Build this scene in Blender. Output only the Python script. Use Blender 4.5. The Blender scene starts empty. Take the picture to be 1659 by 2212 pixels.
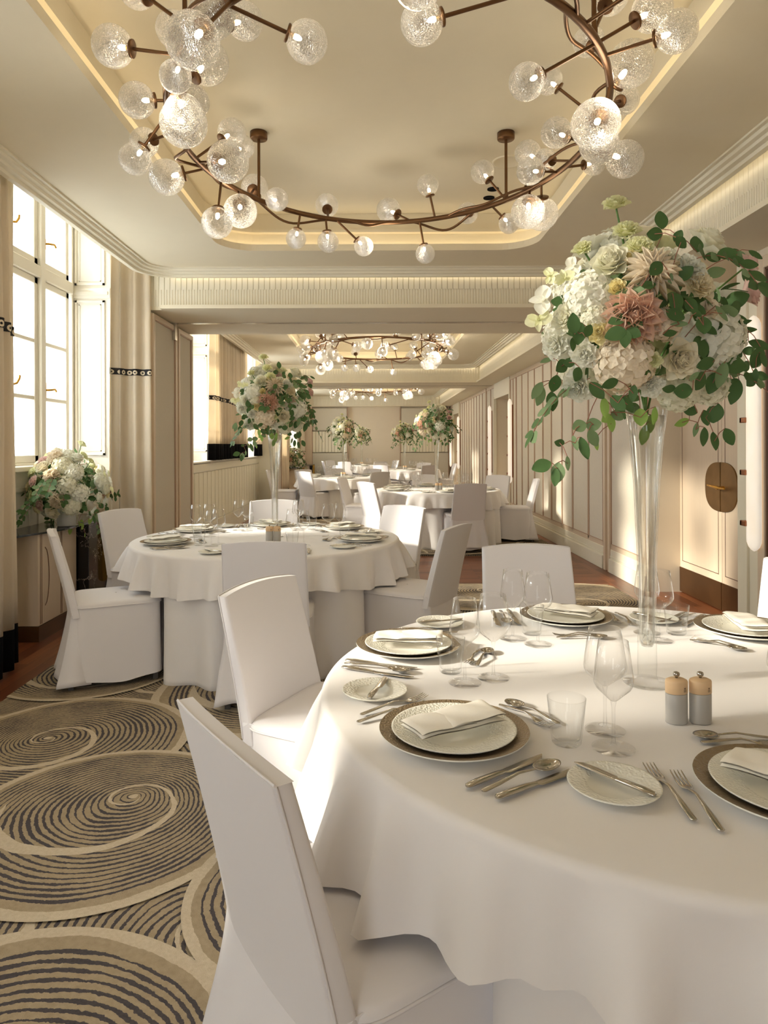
import bpy, bmesh, math, random
from mathutils import Vector, Matrix, Euler
from mathutils.geometry import tessellate_polygon
random.seed(11)
PI = math.pi
R_ = math.radians
SC = bpy.context.scene
COL = SC.collection

# ------------------------------------------------------------------ camera
cd = bpy.data.cameras.new('camera'); cam = bpy.data.objects.new('camera', cd); COL.objects.link(cam)
cam.location = (0, 0, 1.39); cam.rotation_euler = (R_(90), R_(0.2), 0)
cd.lens = 24.25; cd.sensor_width = 36; cd.sensor_fit = 'AUTO'
cd.shift_x = 0.01017; cd.shift_y = -0.0651
cd.clip_start = 0.02; cd.clip_end = 200
SC.camera = cam
# ------------------------------------------------------------------ world, sun, exposure
w = bpy.data.worlds.new('world'); SC.world = w; w.use_nodes = True
bg = w.node_tree.nodes['Background']
bg.inputs[0].default_value = (0.90, 0.955, 1.0, 1); bg.inputs[1].default_value = 7.5
sd = bpy.data.lights.new('sun', 'SUN'); sd.energy = 9.5; sd.angle = R_(5.0); sd.color = (1.0, 0.91, 0.76)
sun = bpy.data.objects.new('sun', sd); COL.objects.link(sun)
SUN_EL, SUN_AZ = 21.0, 10.0
_d = Vector((math.cos(R_(SUN_EL))*math.cos(R_(SUN_AZ)), math.cos(R_(SUN_EL))*math.sin(R_(SUN_AZ)), -math.sin(R_(SUN_EL))))
sun.rotation_euler = _d.to_track_quat('-Z', 'Y').to_euler(); sun.location = (-8, 3, 6)
WINS = [(-3.2, -1.4), (0.65, 2.45), (4.5, 6.3), (8.35, 10.15), (12.2, 14.0), (16.05, 17.85), (19.9, 21.7)]
for (a, b) in WINS:                       # sky portals in the window openings
    l = bpy.data.lights.new('window_portal', 'AREA'); l.shape = 'RECTANGLE'; l.size = b-a; l.size_y = 2.3
    l.cycles.is_portal = True
    o = bpy.data.objects.new('window_portal', l); COL.objects.link(o)
    o.location = (-2.98, (a+b)/2, 2.35); o.rotation_euler = (0, R_(-90), 0); l.size, l.size_y = 2.3, b-a
for x, wdt in ((-1.45, 1.1),):             # sky portal in an opening added behind the camera as fill light
    l = bpy.data.lights.new('window_portal', 'AREA'); l.shape = 'RECTANGLE'; l.size = wdt; l.size_y = 2.0; l.cycles.is_portal = True
    o = bpy.data.objects.new('window_portal', l); COL.objects.link(o); o.location = (x, -3.75, 1.65); o.rotation_euler = (R_(90), 0, 0)
BULB = 60.0; COVE = 6.0; POINTW = (4.0, 12.0, 16.0)
SC.view_settings.view_transform = 'Standard'; SC.view_settings.look = 'None'
SC.view_settings.gamma = 1; SC.view_settings.exposure = 0.05
SC.cycles.max_bounces = 10; SC.cycles.diffuse_bounces = 5; SC.cycles.glossy_bounces = 4
SC.cycles.transparent_max_bounces = 24; SC.cycles.transmission_bounces = 8
SC.cycles.sample_clamp_indirect = 6; SC.cycles.caustics_reflective = False; SC.cycles.caustics_refractive = False

# ------------------------------------------------------------------ helpers
def lin(c):
    return tuple(((v/255)/12.92 if v/255 <= .04045 else (((v/255)+.055)/1.055)**2.4) for v in c)
def c4(c): return (*lin(c), 1)

class NT:
    """small wrapper for building node graphs"""
    def __init__(s, m): s.t = m.node_tree; s.n = s.t.nodes; s.l = s.t.links
    def node(s, t, **k):
        n = s.n.new(t)
        for a, v in k.items(): setattr(n, a, v)
        return n
    def put(s, sock, v):
        if hasattr(v, 'is_output'): s.l.new(v, sock)
        else: sock.default_value = v
    def m(s, op, a, b=0.0, c=None, clamp=False):
        n = s.node('ShaderNodeMath', operation=op, use_clamp=clamp)
        s.put(n.inputs[0], a); s.put(n.inputs[1], b)
        if c is not None: s.put(n.inputs[2], c)
        return n.outputs[0]
    def mix(s, f, a, b):
        n = s.node('ShaderNodeMix', data_type='RGBA')
        s.put(n.inputs[0], f); s.put(n.inputs[6], a); s.put(n.inputs[7], b)
        return n.outputs[2]
    def noise(s, vec, scale, detail=3, rough=.5, out=0):
        n = s.node('ShaderNodeTexNoise'); n.inputs['Scale'].default_value = scale
        n.inputs['Detail'].default_value = detail; n.inputs['Roughness'].default_value = rough
        if vec is not None: s.l.new(vec, n.inputs['Vector'])
        return n.outputs[out]
    def ramp(s, v, lo, hi):
        n = s.node('ShaderNodeMapRange'); s.put(n.inputs[0], v); n.inputs[1].default_value = lo; n.inputs[2].default_value = hi
        return n.outputs[0]
    def bump(s, h, strength, dist):
        n = s.node('ShaderNodeBump'); n.inputs['Strength'].default_value = strength; n.inputs['Distance'].default_value = dist
        s.l.new(h, n.inputs['Height']); return n.outputs[0]
    def map(s, vec, scale=(1, 1, 1), rot=(0, 0, 0)):
        n = s.node('ShaderNodeMapping'); n.inputs['Scale'].default_value = scale; n.inputs['Rotation'].default_value = rot
        s.l.new(vec, n.inputs[0]); return n.outputs[0]

def base(name):
    m = bpy.data.materials.new(name); m.use_nodes = True
    return m, NT(m), m.node_tree.nodes['Principled BSDF']
def mat(name, col, rough=.5, metal=0, var=.04, vs=8, bump=0, bs=200, bd=.001, spec=.5, sheen=0, stretch=(1, 1, 1), coat=0):
    m, t, p = base(name)
    tc = t.node('ShaderNodeTexCoord').outputs['Object']
    v = t.map(tc, stretch)
    n = t.noise(v, vs)
    a = [x*(1-var) for x in lin(col)]; b = [min(1, x*(1+var)) for x in lin(col)]
    t.l.new(t.mix(n, (*a, 1), (*b, 1)), p.inputs['Base Color'])
    p.inputs['Roughness'].default_value = rough; p.inputs['Metallic'].default_value = metal
    p.inputs['Specular IOR Level'].default_value = spec
    if sheen: p.inputs['Sheen Weight'].default_value = sheen
    if coat: p.inputs['Coat Weight'].default_value = coat
    if bump: t.l.new(t.bump(t.noise(v, bs, 2), bump, bd), p.inputs['Normal'])
    return m
def mat_thin_glass(name, tint=(1, 1, 1), blend=.22, rough=.02, add=.03, pw=4.5, bump=0, bs=60, diff=0, dcol=(1, 1, 1)):
    m, t, p = base(name); t.n.remove(p); out = t.n['Material Output']
    tr = t.node('ShaderNodeBsdfTransparent'); tr.inputs[0].default_value = (*tint, 1)
    gl = t.node('ShaderNodeBsdfGlossy'); gl.inputs['Roughness'].default_value = rough
    lw = t.node('ShaderNodeLayerWeight'); lw.inputs[0].default_value = .5
    f = t.m('ADD', t.m('MULTIPLY', t.m('POWER', lw.outputs['Facing'], pw), blend*3.0), add, clamp=True)
    last = tr.outputs[0]
    if bump:
        tc = t.node('ShaderNodeTexCoord').outputs['Object']
        vo = t.node('ShaderNodeTexVoronoi', feature='DISTANCE_TO_EDGE'); vo.inputs['Scale'].default_value = bs
        t.l.new(t.map(tc, (1, 1, .45)), vo.inputs['Vector'])
        crack = t.m('SUBTRACT', 1.0, t.ramp(vo.outputs['Distance'], 0, .12))
        nb = t.bump(t.m('ADD', crack, t.noise(tc, bs*.7, 3)), bump, .02)
        t.l.new(nb, gl.inputs['Normal']); t.l.new(nb, lw.inputs['Normal'])
        df = t.node('ShaderNodeBsdfTranslucent'); df.inputs[0].default_value = (*dcol, 1)
        d2 = t.node('ShaderNodeBsdfDiffuse'); d2.inputs[0].default_value = (*dcol, 1)
        m0 = t.node('ShaderNodeMixShader'); m0.inputs[0].default_value = .5
        t.l.new(df.outputs[0], m0.inputs[1]); t.l.new(d2.outputs[0], m0.inputs[2])
        m1 = t.node('ShaderNodeMixShader'); t.l.new(t.m('MULTIPLY', t.m('ADD', crack, .22), diff), m1.inputs[0])
        t.l.new(tr.outputs[0], m1.inputs[1]); t.l.new(m0.outputs[0], m1.inputs[2]); last = m1.outputs[0]
    mx = t.node('ShaderNodeMixShader'); t.l.new(f, mx.inputs[0]); t.l.new(last, mx.inputs[1]); t.l.new(gl.outputs[0], mx.inputs[2])
    t.l.new(mx.outputs[0], out.inputs[0]); return m
def mat_emit(name, col, s):
    m, t, p = base(name); t.n.remove(p)
    e = t.node('ShaderNodeEmission'); e.inputs[0].default_value = (*col, 1); e.inputs[1].default_value = s
    t.l.new(e.outputs[0], t.n['Material Output'].inputs[0]); return m
def mat_petal(name, col, tr=.35, tip=None):
    m, t, p = base(name); out = t.n['Material Output']
    tc = t.node('ShaderNodeTexCoord').outputs['Object']
    n = t.noise(tc, 3.5, 3)
    a = lin(col); b = lin(tip) if tip else [min(1, x*1.12) for x in a]
    c = t.mix(n, (*[x*.93 for x in a], 1), (*b, 1))
    t.l.new(c, p.inputs['Base Color']); p.inputs['Roughness'].default_value = .55; p.inputs['Specular IOR Level'].default_value = .25
    tl = t.node('ShaderNodeBsdfTranslucent'); t.l.new(c, tl.inputs[0])
    mx = t.node('ShaderNodeMixShader'); mx.inputs[0].default_value = tr
    t.l.new(p.outputs[0], mx.inputs[1]); t.l.new(tl.outputs[0], mx.inputs[2]); t.l.new(mx.outputs[0], out.inputs[0]); return m

class MB:
    """mesh collector"""
    def __init__(s): s.v = []; s.f = []; s.mi = []; s.sm = []; s.uv = {}
    def add(s, vs, fs, mi=0, sm=True):
        k = len(s.v); s.v += [tuple(v) for v in vs]
        for f in fs: s.f.append(tuple(i+k for i in f)); s.mi.append(mi); s.sm.append(sm)
        return s
    def box(s, x0, x1, y0, y1, z0, z1, mi=0, M=None):
        vs = [Vector((x, y, z)) for x in (x0, x1) for y in (y0, y1) for z in (z0, z1)]
        if M: vs = [M @ v for v in vs]
        return s.add(vs, [(0, 1, 3, 2), (4, 6, 7, 5), (0, 4, 5, 1), (2, 3, 7, 6), (0, 2, 6, 4), (1, 5, 7, 3)], mi, False)
    def grid(s, rows, closed=False, mi=0, sm=True, flip=False):
        n = len(rows[0]); vs = [p for r in rows for p in r]; fs = []
        for i in range(len(rows)-1):
            for j in range(n if closed else n-1):
                a, b = i*n+j, i*n+(j+1) % n
                q = (a, b, b+n, a+n); fs.append(q[::-1] if flip else q)
        return s.add(vs, fs, mi, sm)
    def lathe(s, prof, n=32, c=(0, 0, 0), mi=0, M=None, cap=False):
        rows = []
        for r, z in prof:
            row = [Vector((c[0]+r*math.cos(2*PI*j/n), c[1]+r*math.sin(2*PI*j/n), c[2]+z)) for j in range(n)]
            rows.append([M @ p for p in row] if M else row)
        return s.grid(rows, True, mi)
    def tube(s, pts, r, n=8, closed=False, mi=0, caps=True):
        pts = [Vector(p) for p in pts]; rr = r if isinstance(r, (list, tuple)) else [r]*len(pts)
        rows = []; N = len(pts); up = Vector((0, 0, 1))
        prev = None
        for i, p in enumerate(pts):
            if closed: d = pts[(i+1) % N]-pts[i-1]
            else: d = pts[min(i+1, N-1)]-pts[max(i-1, 0)]
            if d.length < 1e-9: d = Vector((0, 0, 1))
            d.normalize()
            if prev is None:
                a = d.cross(up if abs(d.z) < .95 else Vector((1, 0, 0))).normalized()
            else:
                a = (prev-d*prev.dot(d)).normalized()
            prev = a; b = d.cross(a)
            rows.append([p+(a*math.cos(2*PI*j/n)+b*math.sin(2*PI*j/n))*rr[i] for j in range(n)])
        if closed: rows.append(rows[0])
        s.grid(rows, True, mi)
        if caps and not closed:
            for row in (rows[0][::-1], rows[-1]): s.add(row, [tuple(range(n))], mi, False)
        return s
    def ball(s, c, r, n=12, m=8, mi=0, sc=(1, 1, 1)):
        rows = []
        for i in range(m+1):
            a = -PI/2+PI*i/m
            rows.append([Vector((c[0]+r*sc[0]*math.cos(a)*math.cos(2*PI*j/n), c[1]+r*sc[1]*math.cos(a)*math.sin(2*PI*j/n), c[2]+r*sc[2]*math.sin(a))) for j in range(n)])
        return s.grid(rows, True, mi)
    def mesh(s, name, mats):
        me = bpy.data.meshes.new(name); me.from_pydata(s.v, [], s.f); 
        for m in (mats if isinstance(mats, (list, tuple)) else [mats]): me.materials.append(m)
        me.polygons.foreach_set('material_index', s.mi); me.polygons.foreach_set('use_smooth', s.sm); me.update()
        return me
    def build(s, name, mats, parent=None, fix=True, weld=False):
        me = s.mesh(name, mats)
        if fix:
            bm = bmesh.new(); bm.from_mesh(me)
            if weld: bmesh.ops.remove_doubles(bm, verts=bm.verts, dist=1e-5)
            bmesh.ops.recalc_face_normals(bm, faces=bm.faces); bm.to_mesh(me); bm.free()
        return link(name, me, parent)
def link(name, me, parent=None):
    o = bpy.data.objects.new(name, me); COL.objects.link(o)
    if parent: o.parent = parent
    return o
def bev(o, w, seg=2, ang=40):
    m = o.modifiers.new('bevel', 'BEVEL'); m.width = w; m.segments = seg; m.limit_method = 'ANGLE'; m.angle_limit = R_(ang); return o
def tag(o, label, cat, group=None, kind=None):
    o['label'] = label; o['category'] = cat
    if group: o['group'] = group
    if kind: o['kind'] = kind
    return o
def struct(o): o['kind'] = 'structure'; return o
def thing(name, label, cat, loc=(0, 0, 0), rz=0, group=None):
    o = bpy.data.objects.new(name, None); COL.objects.link(o); o.empty_display_size = .05
    o.location = loc; o.rotation_euler = (0, 0, rz); return tag(o, label, cat, group)
def kids(o): return [c for c in bpy.data.objects if c.parent == o]
KID = {}
def dup(root, loc, rz=0, label=None, group=None, scale=None):
    if root.name not in KID:
        KID[root.name] = [(c, kids(c)) for c in kids(root)]
    r = root.copy(); COL.objects.link(r); r.location = loc; r.rotation_euler = (0, 0, rz)
    if scale: r.scale = (scale,)*3
    if label: r['label'] = label
    if group: r['group'] = group
    for c, gs in KID[root.name]:
        k = c.copy(); COL.objects.link(k); k.parent = r
        for g in gs:
            q = g.copy(); COL.objects.link(q); q.parent = k
    return r
USED = set()
def put(proto, loc, rz, label, group=None, scale=None):
    """the first use moves the prototype itself, later uses copy it"""
    if proto.name in USED: return dup(proto, loc, rz, label, group, scale)
    USED.add(proto.name)
    if proto.type == 'EMPTY': KID[proto.name] = [(c, kids(c)) for c in kids(proto)]
    proto.location = loc; proto.rotation_euler = (0, 0, rz); proto['label'] = label
    if scale: proto.scale = (scale,)*3
    if group: proto['group'] = group
    return proto

# ------------------------------------------------------------------ materials
M = {}
M['ceil'] = mat('ceiling_paint', (232, 222, 198), .8, var=.02)
M['white'] = mat('cream_paint', (233, 226, 206), .55, var=.02)
M['winpaint'] = mat('window_paint', (236, 230, 216), .4, var=.015)
M['plain'] = mat('plain_wall_paint', (224, 212, 192), .8, var=.02)
M['fabricwall'] = mat('wall_fabric', (220, 211, 194), .9, var=.06, vs=90, bump=.35, bs=260, bd=.002, stretch=(1, 1, .6))
M['fabricdark'] = mat('wall_fabric_grey', (210, 203, 188), .9, var=.07, vs=120, bump=.35, bs=260, bd=.002)
M['palewood'] = mat('pale_wood', (216, 197, 173), .45, var=.05, vs=6, stretch=(14, 14, .5))
M['line'] = mat('pink_wood_bead', (182, 150, 126), .45, var=.05)
M['darkline'] = mat('dark_inlay', (110, 78, 58), .4)
M['bronze'] = mat('aged_bronze', (132, 102, 66), .42, .85, var=.25, vs=9)
M['bronze_dark'] = mat('bronze_plate', (96, 66, 38), .4, .7, var=.15)
M['ring'] = mat('chandelier_bronze', (112, 82, 56), .36, .85, var=.15)
M['brass'] = mat('polished_brass', (205, 158, 70), .25, .95)
M['steel'] = mat('cutlery_steel', (186, 181, 173), .16, 1.0, var=.02)
M['metal'] = mat('track_metal', (205, 198, 185), .25, .9)
M['copper'] = mat('copper_clasp', (148, 96, 66), .3, .85)
M['black'] = mat('black_band_velvet', (14, 13, 16), .95, spec=.2)
M['cloth'] = mat('tablecloth_cotton', (237, 233, 231), .85, var=.012, vs=4, bump=.12, bs=900, bd=.0006, sheen=.1)
M['cover'] = mat('chair_cover_cloth', (228, 224, 225), .85, var=.012, vs=3, bump=.12, bs=700, bd=.0008, sheen=.1)
M['napkin'] = mat('napkin_linen', (248, 243, 233), .8, var=.01, bump=.1, bs=900, bd=.0005)
M['chairleg'] = mat('chair_leg', (88, 84, 80), .5, .3)
M['porc'] = mat('porcelain', (238, 236, 226), .12, var=.01)
M['greymill'] = mat('mill_grey_lacquer', (176, 172, 166), .4)
M['beech'] = mat('mill_beech', (226, 192, 150), .45, var=.1, vs=12, stretch=(1, 1, 8))
M['ink'] = mat('mill_print', (96, 66, 46), .7)
M['stem'] = mat('green_stem', (86, 122, 54), .5)
M['twig'] = mat('red_twig', (150, 96, 76), .5)
M['topstone'] = mat('console_slate', (62, 62, 62), .18, .35, var=.2)
M['ceramic'] = mat('grey_ceramic', (206, 204, 200), .35)
M['glass'] = mat_thin_glass('crystal', (.985, .985, .985), .32, .01, .02, pw=2.6)
M['glassfoot'] = mat_thin_glass('crystal_foot', (.992, .992, .992), .3, .01, .012, pw=6)
M['tumbler'] = mat_thin_glass('tumbler_glass', (.985, .988, .988), .28, .015, .015)
M['pane'] = mat_thin_glass('window_glass', (.97, .98, .98), .1, .01, .03)
M['vase'] = mat_thin_glass('vase_glass', (.988, .993, .99), .3, .01, .03, pw=3.2)
M['globe'] = mat_thin_glass('crackle_glass', (.98, .98, .97), .35, .06, .10, bump=1.0, pw=2.2, bs=15, diff=.36, dcol=(1, .97, .92))
M['bulb'] = mat_emit('lamp_filament', (1, .84, .60), BULB)
M['cove'] = mat_emit('cove_strip', (1, .84, .58), COVE)
def _solid():
    m, t, p = base('water'); p.inputs['Base Color'].default_value = (.98, 1, .99, 1); p.inputs['Roughness'].default_value = 0
    p.inputs['IOR'].default_value = 1.25; p.inputs['Transmission Weight'].default_value = 1
    tr = t.node('ShaderNodeBsdfTransparent'); mx = t.node('ShaderNodeMixShader'); mx.inputs[0].default_value = .5
    t.l.new(tr.outputs[0], mx.inputs[1]); t.l.new(p.outputs[0], mx.inputs[2]); t.l.new(mx.outputs[0], t.n['Material Output'].inputs[0]); return m
M['water'] = _solid()
def _alab():
    m, t, p = base('alabaster'); tc = t.node('ShaderNodeTexCoord').outputs['Object']
    n = t.noise(t.map(tc, (1, 1, .4)), 14, 5)
    c = t.mix(n, (.9, .74, .55, 1), (1, .95, .86, 1)); t.l.new(c, p.inputs['Base Color']); t.l.new(c, p.inputs['Emission Color'])
    p.inputs['Emission Strength'].default_value = .55; p.inputs['Roughness'].default_value = .3; return m
M['alab'] = _alab()
def _marble():
    m, t, p = base('black_marble'); tc = t.node('ShaderNodeTexCoord').outputs['Object']
    n = t.noise(tc, 3, 6, .6, 1)
    v = t.node('ShaderNodeTexVoronoi', feature='DISTANCE_TO_EDGE'); v.inputs['Scale'].default_value = 3.2
    a = t.node('ShaderNodeVectorMath', operation='ADD'); t.l.new(tc, a.inputs[0]); t.l.new(n, a.inputs[1]); t.l.new(a.outputs[0], v.inputs['Vector'])
    f = t.m('SUBTRACT', 1, t.ramp(v.outputs['Distance'], 0, .018)); f = t.m('MULTIPLY', f, t.ramp(t.noise(tc, 4, 2), .42, .62))
    t.l.new(t.mix(f, (.006, .006, .007, 1), (.5, .44, .38, 1)), p.inputs['Base Color']); p.inputs['Roughness'].default_value = .15; return m
M['marble'] = _marble()
def _floor():
    m, t, p = base('wood_floor'); tc = t.node('ShaderNodeTexCoord').outputs['Object']
    sx = t.node('ShaderNodeSeparateXYZ'); t.l.new(tc, sx.inputs[0])
    def brick(vec):
        b = t.node('ShaderNodeTexBrick'); b.offset = .37; b.inputs['Scale'].default_value = 1
        b.inputs['Brick Width'].default_value = 1.1; b.inputs['Row Height'].default_value = .085; b.inputs['Mortar Size'].default_value = .0016
        b.inputs['Color1'].default_value = c4((158, 98, 62)); b.inputs['Color2'].default_value = c4((104, 58, 36)); b.inputs['Mortar'].default_value = c4((62, 34, 22))
        t.l.new(vec, b.inputs['Vector'])
        g = t.noise(t.map(vec, (1.2, 26, 1)), 3, 5)
        return t.mix(t.m('MULTIPLY', t.ramp(g, .35, .7), .5), b.outputs[0], c4((84, 44, 27)))
    a = brick(tc); b2 = brick(t.map(tc, (1, 1, 1), (0, 0, R_(90))))
    side = t.m('MAXIMUM', t.m('LESS_THAN', sx.outputs[0], -2.0), t.m('GREATER_THAN', sx.outputs[0], 2.36))
    t.l.new(t.mix(side, a, b2), p.inputs['Base Color']); p.inputs['Roughness'].default_value = .33; p.inputs['Specular IOR Level'].default_value = .4
    return m
M['floor'] = _floor()
def _carpet():
    m, t, p = base('swirl_carpet'); tc = t.node('ShaderNodeTexCoord').outputs['Object']
    wob = t.noise(tc, 3.2, 2, .5, 1); wob2 = t.noise(tc, 55, 2, .5, 1)
    def vm(op, a, b):
        n = t.node('ShaderNodeVectorMath', operation=op); t.put(n.inputs[0], a); t.put(n.inputs[1], b); return n
    P = vm('ADD', tc, vm('MULTIPLY', vm('SUBTRACT', wob, (.5, .5, .5)).outputs[0], (.05, .05, 0)).outputs[0]).outputs[0]
    P = vm('ADD', P, vm('MULTIPLY', vm('SUBTRACT', wob2, (.5, .5, .5)).outputs[0], (.009, .009, 0)).outputs[0]).outputs[0]
    ey = t.node('ShaderNodeAttribute', attribute_name='eye').outputs['Vector']; ct = t.node('ShaderNodeAttribute', attribute_name='ctr').outputs['Vector']
    fl = lambda v: vm('MULTIPLY', v, (1, 1, 0)).outputs[0]
    d = fl(vm('SUBTRACT', P, ey).outputs[0]); mm = fl(vm('SUBTRACT', ct, ey).outputs[0])
    Rz = t.node('ShaderNodeSeparateXYZ'); t.l.new(ct, Rz.inputs[0]); R = Rz.outputs[2]
    dm = vm('DOT_PRODUCT', d, mm).outputs['Value']; dd = vm('DOT_PRODUCT', d, d).outputs['Value']; mq = vm('DOT_PRODUCT', mm, mm).outputs['Value']
    k = t.m('SUBTRACT', t.m('MULTIPLY', R, R), mq)
    disc = t.m('SQRT', t.m('ADD', t.m('MULTIPLY', dm, dm), t.m('MULTIPLY', k, dd)))
    tt = t.m('DIVIDE', t.m('SUBTRACT', disc, dm), k)
    q = vm('SUBTRACT', d, vm('SCALE', mm, (0, 0, 0)).outputs[0])
    sc = t.node('ShaderNodeVectorMath', operation='SCALE'); t.l.new(mm, sc.inputs[0]); t.l.new(tt, sc.inputs[3])
    q = vm('SUBTRACT', d, sc.outputs[0]).outputs[0]
    s2 = t.node('ShaderNodeSeparateXYZ'); t.l.new(q, s2.inputs[0])
    th = t.m('DIVIDE', t.m('ARCTAN2', s2.outputs[1], s2.outputs[0]), 2*PI)
    ph = t.m('FRACT', t.m('ADD', t.m('ADD', t.m('MULTIPLY', tt, t.m('MULTIPLY', R, 46.0)), t.m('MULTIPLY', th, 1.0)), 10.0))
    tri = t.m('ABSOLUTE', t.m('SUBTRACT', ph, .5))
    nz = t.noise(tc, 7, 3); fine = t.noise(tc, 130, 2)
    thr = t.m('ADD', .17, t.m('MULTIPLY', t.m('SUBTRACT', nz, .45), .5))
    thr = t.m('ADD', thr, t.m('MULTIPLY', t.m('SUBTRACT', fine, .5), .25))
    stripe = t.m('LESS_THAN', tri, thr)
    # cream spiral arm and cream rim
    sp = t.m('FRACT', t.m('ADD', t.m('ADD', t.m('MULTIPLY', t.m('LOGARITHM', t.m('ADD', tt, .02), 2.718), .62), th), 10.15))
    arm = t.m('MULTIPLY', t.m('LESS_THAN', t.m('ABSOLUTE', t.m('SUBTRACT', sp, .5)), .036), t.m('MULTIPLY', t.m('LESS_THAN', tt, .75), t.m('GREATER_THAN', tt, .05)))
    rim = t.m('MAXIMUM', t.m('GREATER_THAN', tt, .945), arm)
    rim = t.m('MAXIMUM', rim, t.m('LESS_THAN', tt, .03))
    taupe = t.mix(t.noise(tc, 60, 3), c4((150, 134, 108)), c4((182, 165, 138)))
    dark = t.mix(fine, c4((66, 62, 66)), c4((92, 86, 86)))
    cream = t.mix(t.noise(tc, 90, 2), c4((188, 172, 146)), c4((216, 202, 178)))
    shoulder = t.m('GREATER_THAN', tt, .90)
    c = t.mix(t.m('MULTIPLY', stripe, t.m('SUBTRACT', 1, shoulder)), taupe, dark); c = t.mix(rim, c, cream)
    t.l.new(c, p.inputs['Base Color']); p.inputs['Roughness'].default_value = .95; p.inputs['Specular IOR Level'].default_value = .1
    t.l.new(t.bump(t.m('ADD', t.noise(tc, 420, 2), t.m('MULTIPLY', rim, .6)), .6, .004), p.inputs['Normal'])
    return m
M['carpet'] = _carpet()
def _rimmed(name, col, metal, rough, r0, strength, scale=240):
    m, t, p = base(name); tc = t.node('ShaderNodeTexCoord').outputs['Object']
    ln = t.node('ShaderNodeVectorMath', operation='LENGTH'); t.l.new(t.map(tc, (1, 1, 0)), ln.inputs[0])
    mask = t.m('GREATER_THAN', ln.outputs['Value'], r0)
    vo = t.node('ShaderNodeTexVoronoi', feature='SMOOTH_F1'); vo.inputs['Scale'].default_value = scale; t.l.new(tc, vo.inputs['Vector'])
    p.inputs['Base Color'].default_value = c4(col); p.inputs['Metallic'].default_value = metal; p.inputs['Roughness'].default_value = rough
    t.l.new(t.bump(t.m('MULTIPLY', vo.outputs['Distance'], mask), strength, .0022), p.inputs['Normal']); return m
M['chargertop'] = _rimmed('charger_taupe', (142, 124, 98), .45, .38, 0.0, 1.0)
M['platerim'] = _rimmed('pebbled_porcelain', (238, 236, 225), 0, .22, .075, .8)
M['breadrim'] = _rimmed('pebbled_porcelain_small', (238, 236, 225), 0, .22, .047, .8, 210)
def _mirror():
    m, t, p = base('antique_mirror'); tc = t.node('ShaderNodeTexCoord').outputs['Object']
    f = t.m('MULTIPLY', t.ramp(t.noise(tc, 55, 5), .62, .78), .6)
    t.l.new(t.mix(f, (.80, .78, .72, 1), (.10, .085, .06, 1)), p.inputs['Base Color']); p.inputs['Metallic'].default_value = 1; p.inputs['Roughness'].default_value = .06; return m
M['mirror'] = _mirror()
def _trim():
    m, t, p = base('scalloped_trim'); uv = t.node('ShaderNodeUVMap').outputs[0]
    s = t.node('ShaderNodeSeparateXYZ'); t.l.new(uv, s.inputs[0])
    u = t.m('SUBTRACT', t.m('FRACT', t.m('MULTIPLY', s.outputs[0], 17.0)), .5); v = t.m('SUBTRACT', s.outputs[1], .42)
    d = t.m('SQRT', t.m('ADD', t.m('MULTIPLY', u, u), t.m('MULTIPLY', v, v)))
    ring = t.m('MULTIPLY', t.m('LESS_THAN', d, .34), t.m('GREATER_THAN', d, .13))
    t.l.new(t.mix(ring, c4((30, 27, 28)), c4((228, 214, 190))), p.inputs['Base Color']); p.inputs['Roughness'].default_value = .8; return m
M['trim'] = _trim()
PET = {
 'white': mat_petal('petal_white', (250, 247, 232)), 'ivory': mat_petal('petal_ivory', (248, 243, 224)), 'cream': mat_petal('petal_cream', (248, 238, 216)),
 'peach': mat_petal('petal_peach', (252, 238, 212), tip=(254, 245, 228)), 'coral': mat_petal('petal_coral', (251, 212, 188), tip=(253, 234, 216)),
 'pink': mat_petal('petal_pink', (240, 206, 196), tip=(246, 222, 212)), 'lemon': mat_petal('petal_lemon', (242, 242, 204), .45), 'yellow': mat_petal('petal_yellow', (250, 236, 186), .4),
 'apricot': mat_petal('petal_apricot', (252, 236, 206))}
M['curtain'] = mat_petal('curtain_cloth', (240, 229, 210), .42)
LEAF = [mat_petal('leaf_dark', (66, 96, 52), .15, tip=(92, 124, 74)), mat_petal('leaf_sage', (118, 146, 100), .3, tip=(146, 170, 126)), mat_petal('leaf_bright', (142, 182, 84), .5, tip=(176, 206, 118))]
LABN = {'hydrangea': 'hydrangea', 'rose': 'rose', 'lisianthus': 'lisianthus', 'dahlia': 'dahlia', 'spiky': 'dahlia', 'orchid': 'orchid'}
# ================================================================== SETTING
XL, XR = -2.4, 2.58            # wall faces
Y0R, Y1R = -3.6, 23.1
BAYS = [(-.9, 6.54), (7.98, 14.28), (15.72, 23.1)]    # coffered bays
BEAMS = [(6.54, 7.98), (14.28, 15.72)]
ZS, ZF, ZC, ZT = 2.68, 2.966, 3.04, 3.38

m = MB(); m.box(-3.4, 3.6, Y0R-.2, Y1R+.2, -.1, 0); struct(m.build('floor', M['floor']))

def rrect(x0, x1, y0, y1, r, off=0, n=10):
    """rounded rectangle, off > 0 grows it"""
    x0 -= off; x1 += off; y0 -= off; y1 += off; r = max(r+off, .005); P = []
    for cx, cy, a in ((x1-r, y1-r, 0), (x0+r, y1-r, 90), (x0+r, y0+r, 180), (x1-r, y0+r, 270)):
        for i in range(n+1): P.append((cx+r*math.cos(R_(a+90*i/n)), cy+r*math.sin(R_(a+90*i/n))))
    return P
def loft(mb, prof, rect, r, mi=0):
    rows = [[(x, y, z) for x, y in rrect(*rect, r, o)] for o, z in prof]
    mb.grid(rows, True, mi, False)
def holed(mb, outer, hole, z, mi=0):
    pts = [Vector((x, y, z)) for x, y in outer]; hp = [Vector((x, y, z)) for x, y in hole]
    mb.add(pts+hp, [tuple(t) for t in tessellate_polygon([pts, hp])], mi, False)

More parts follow.
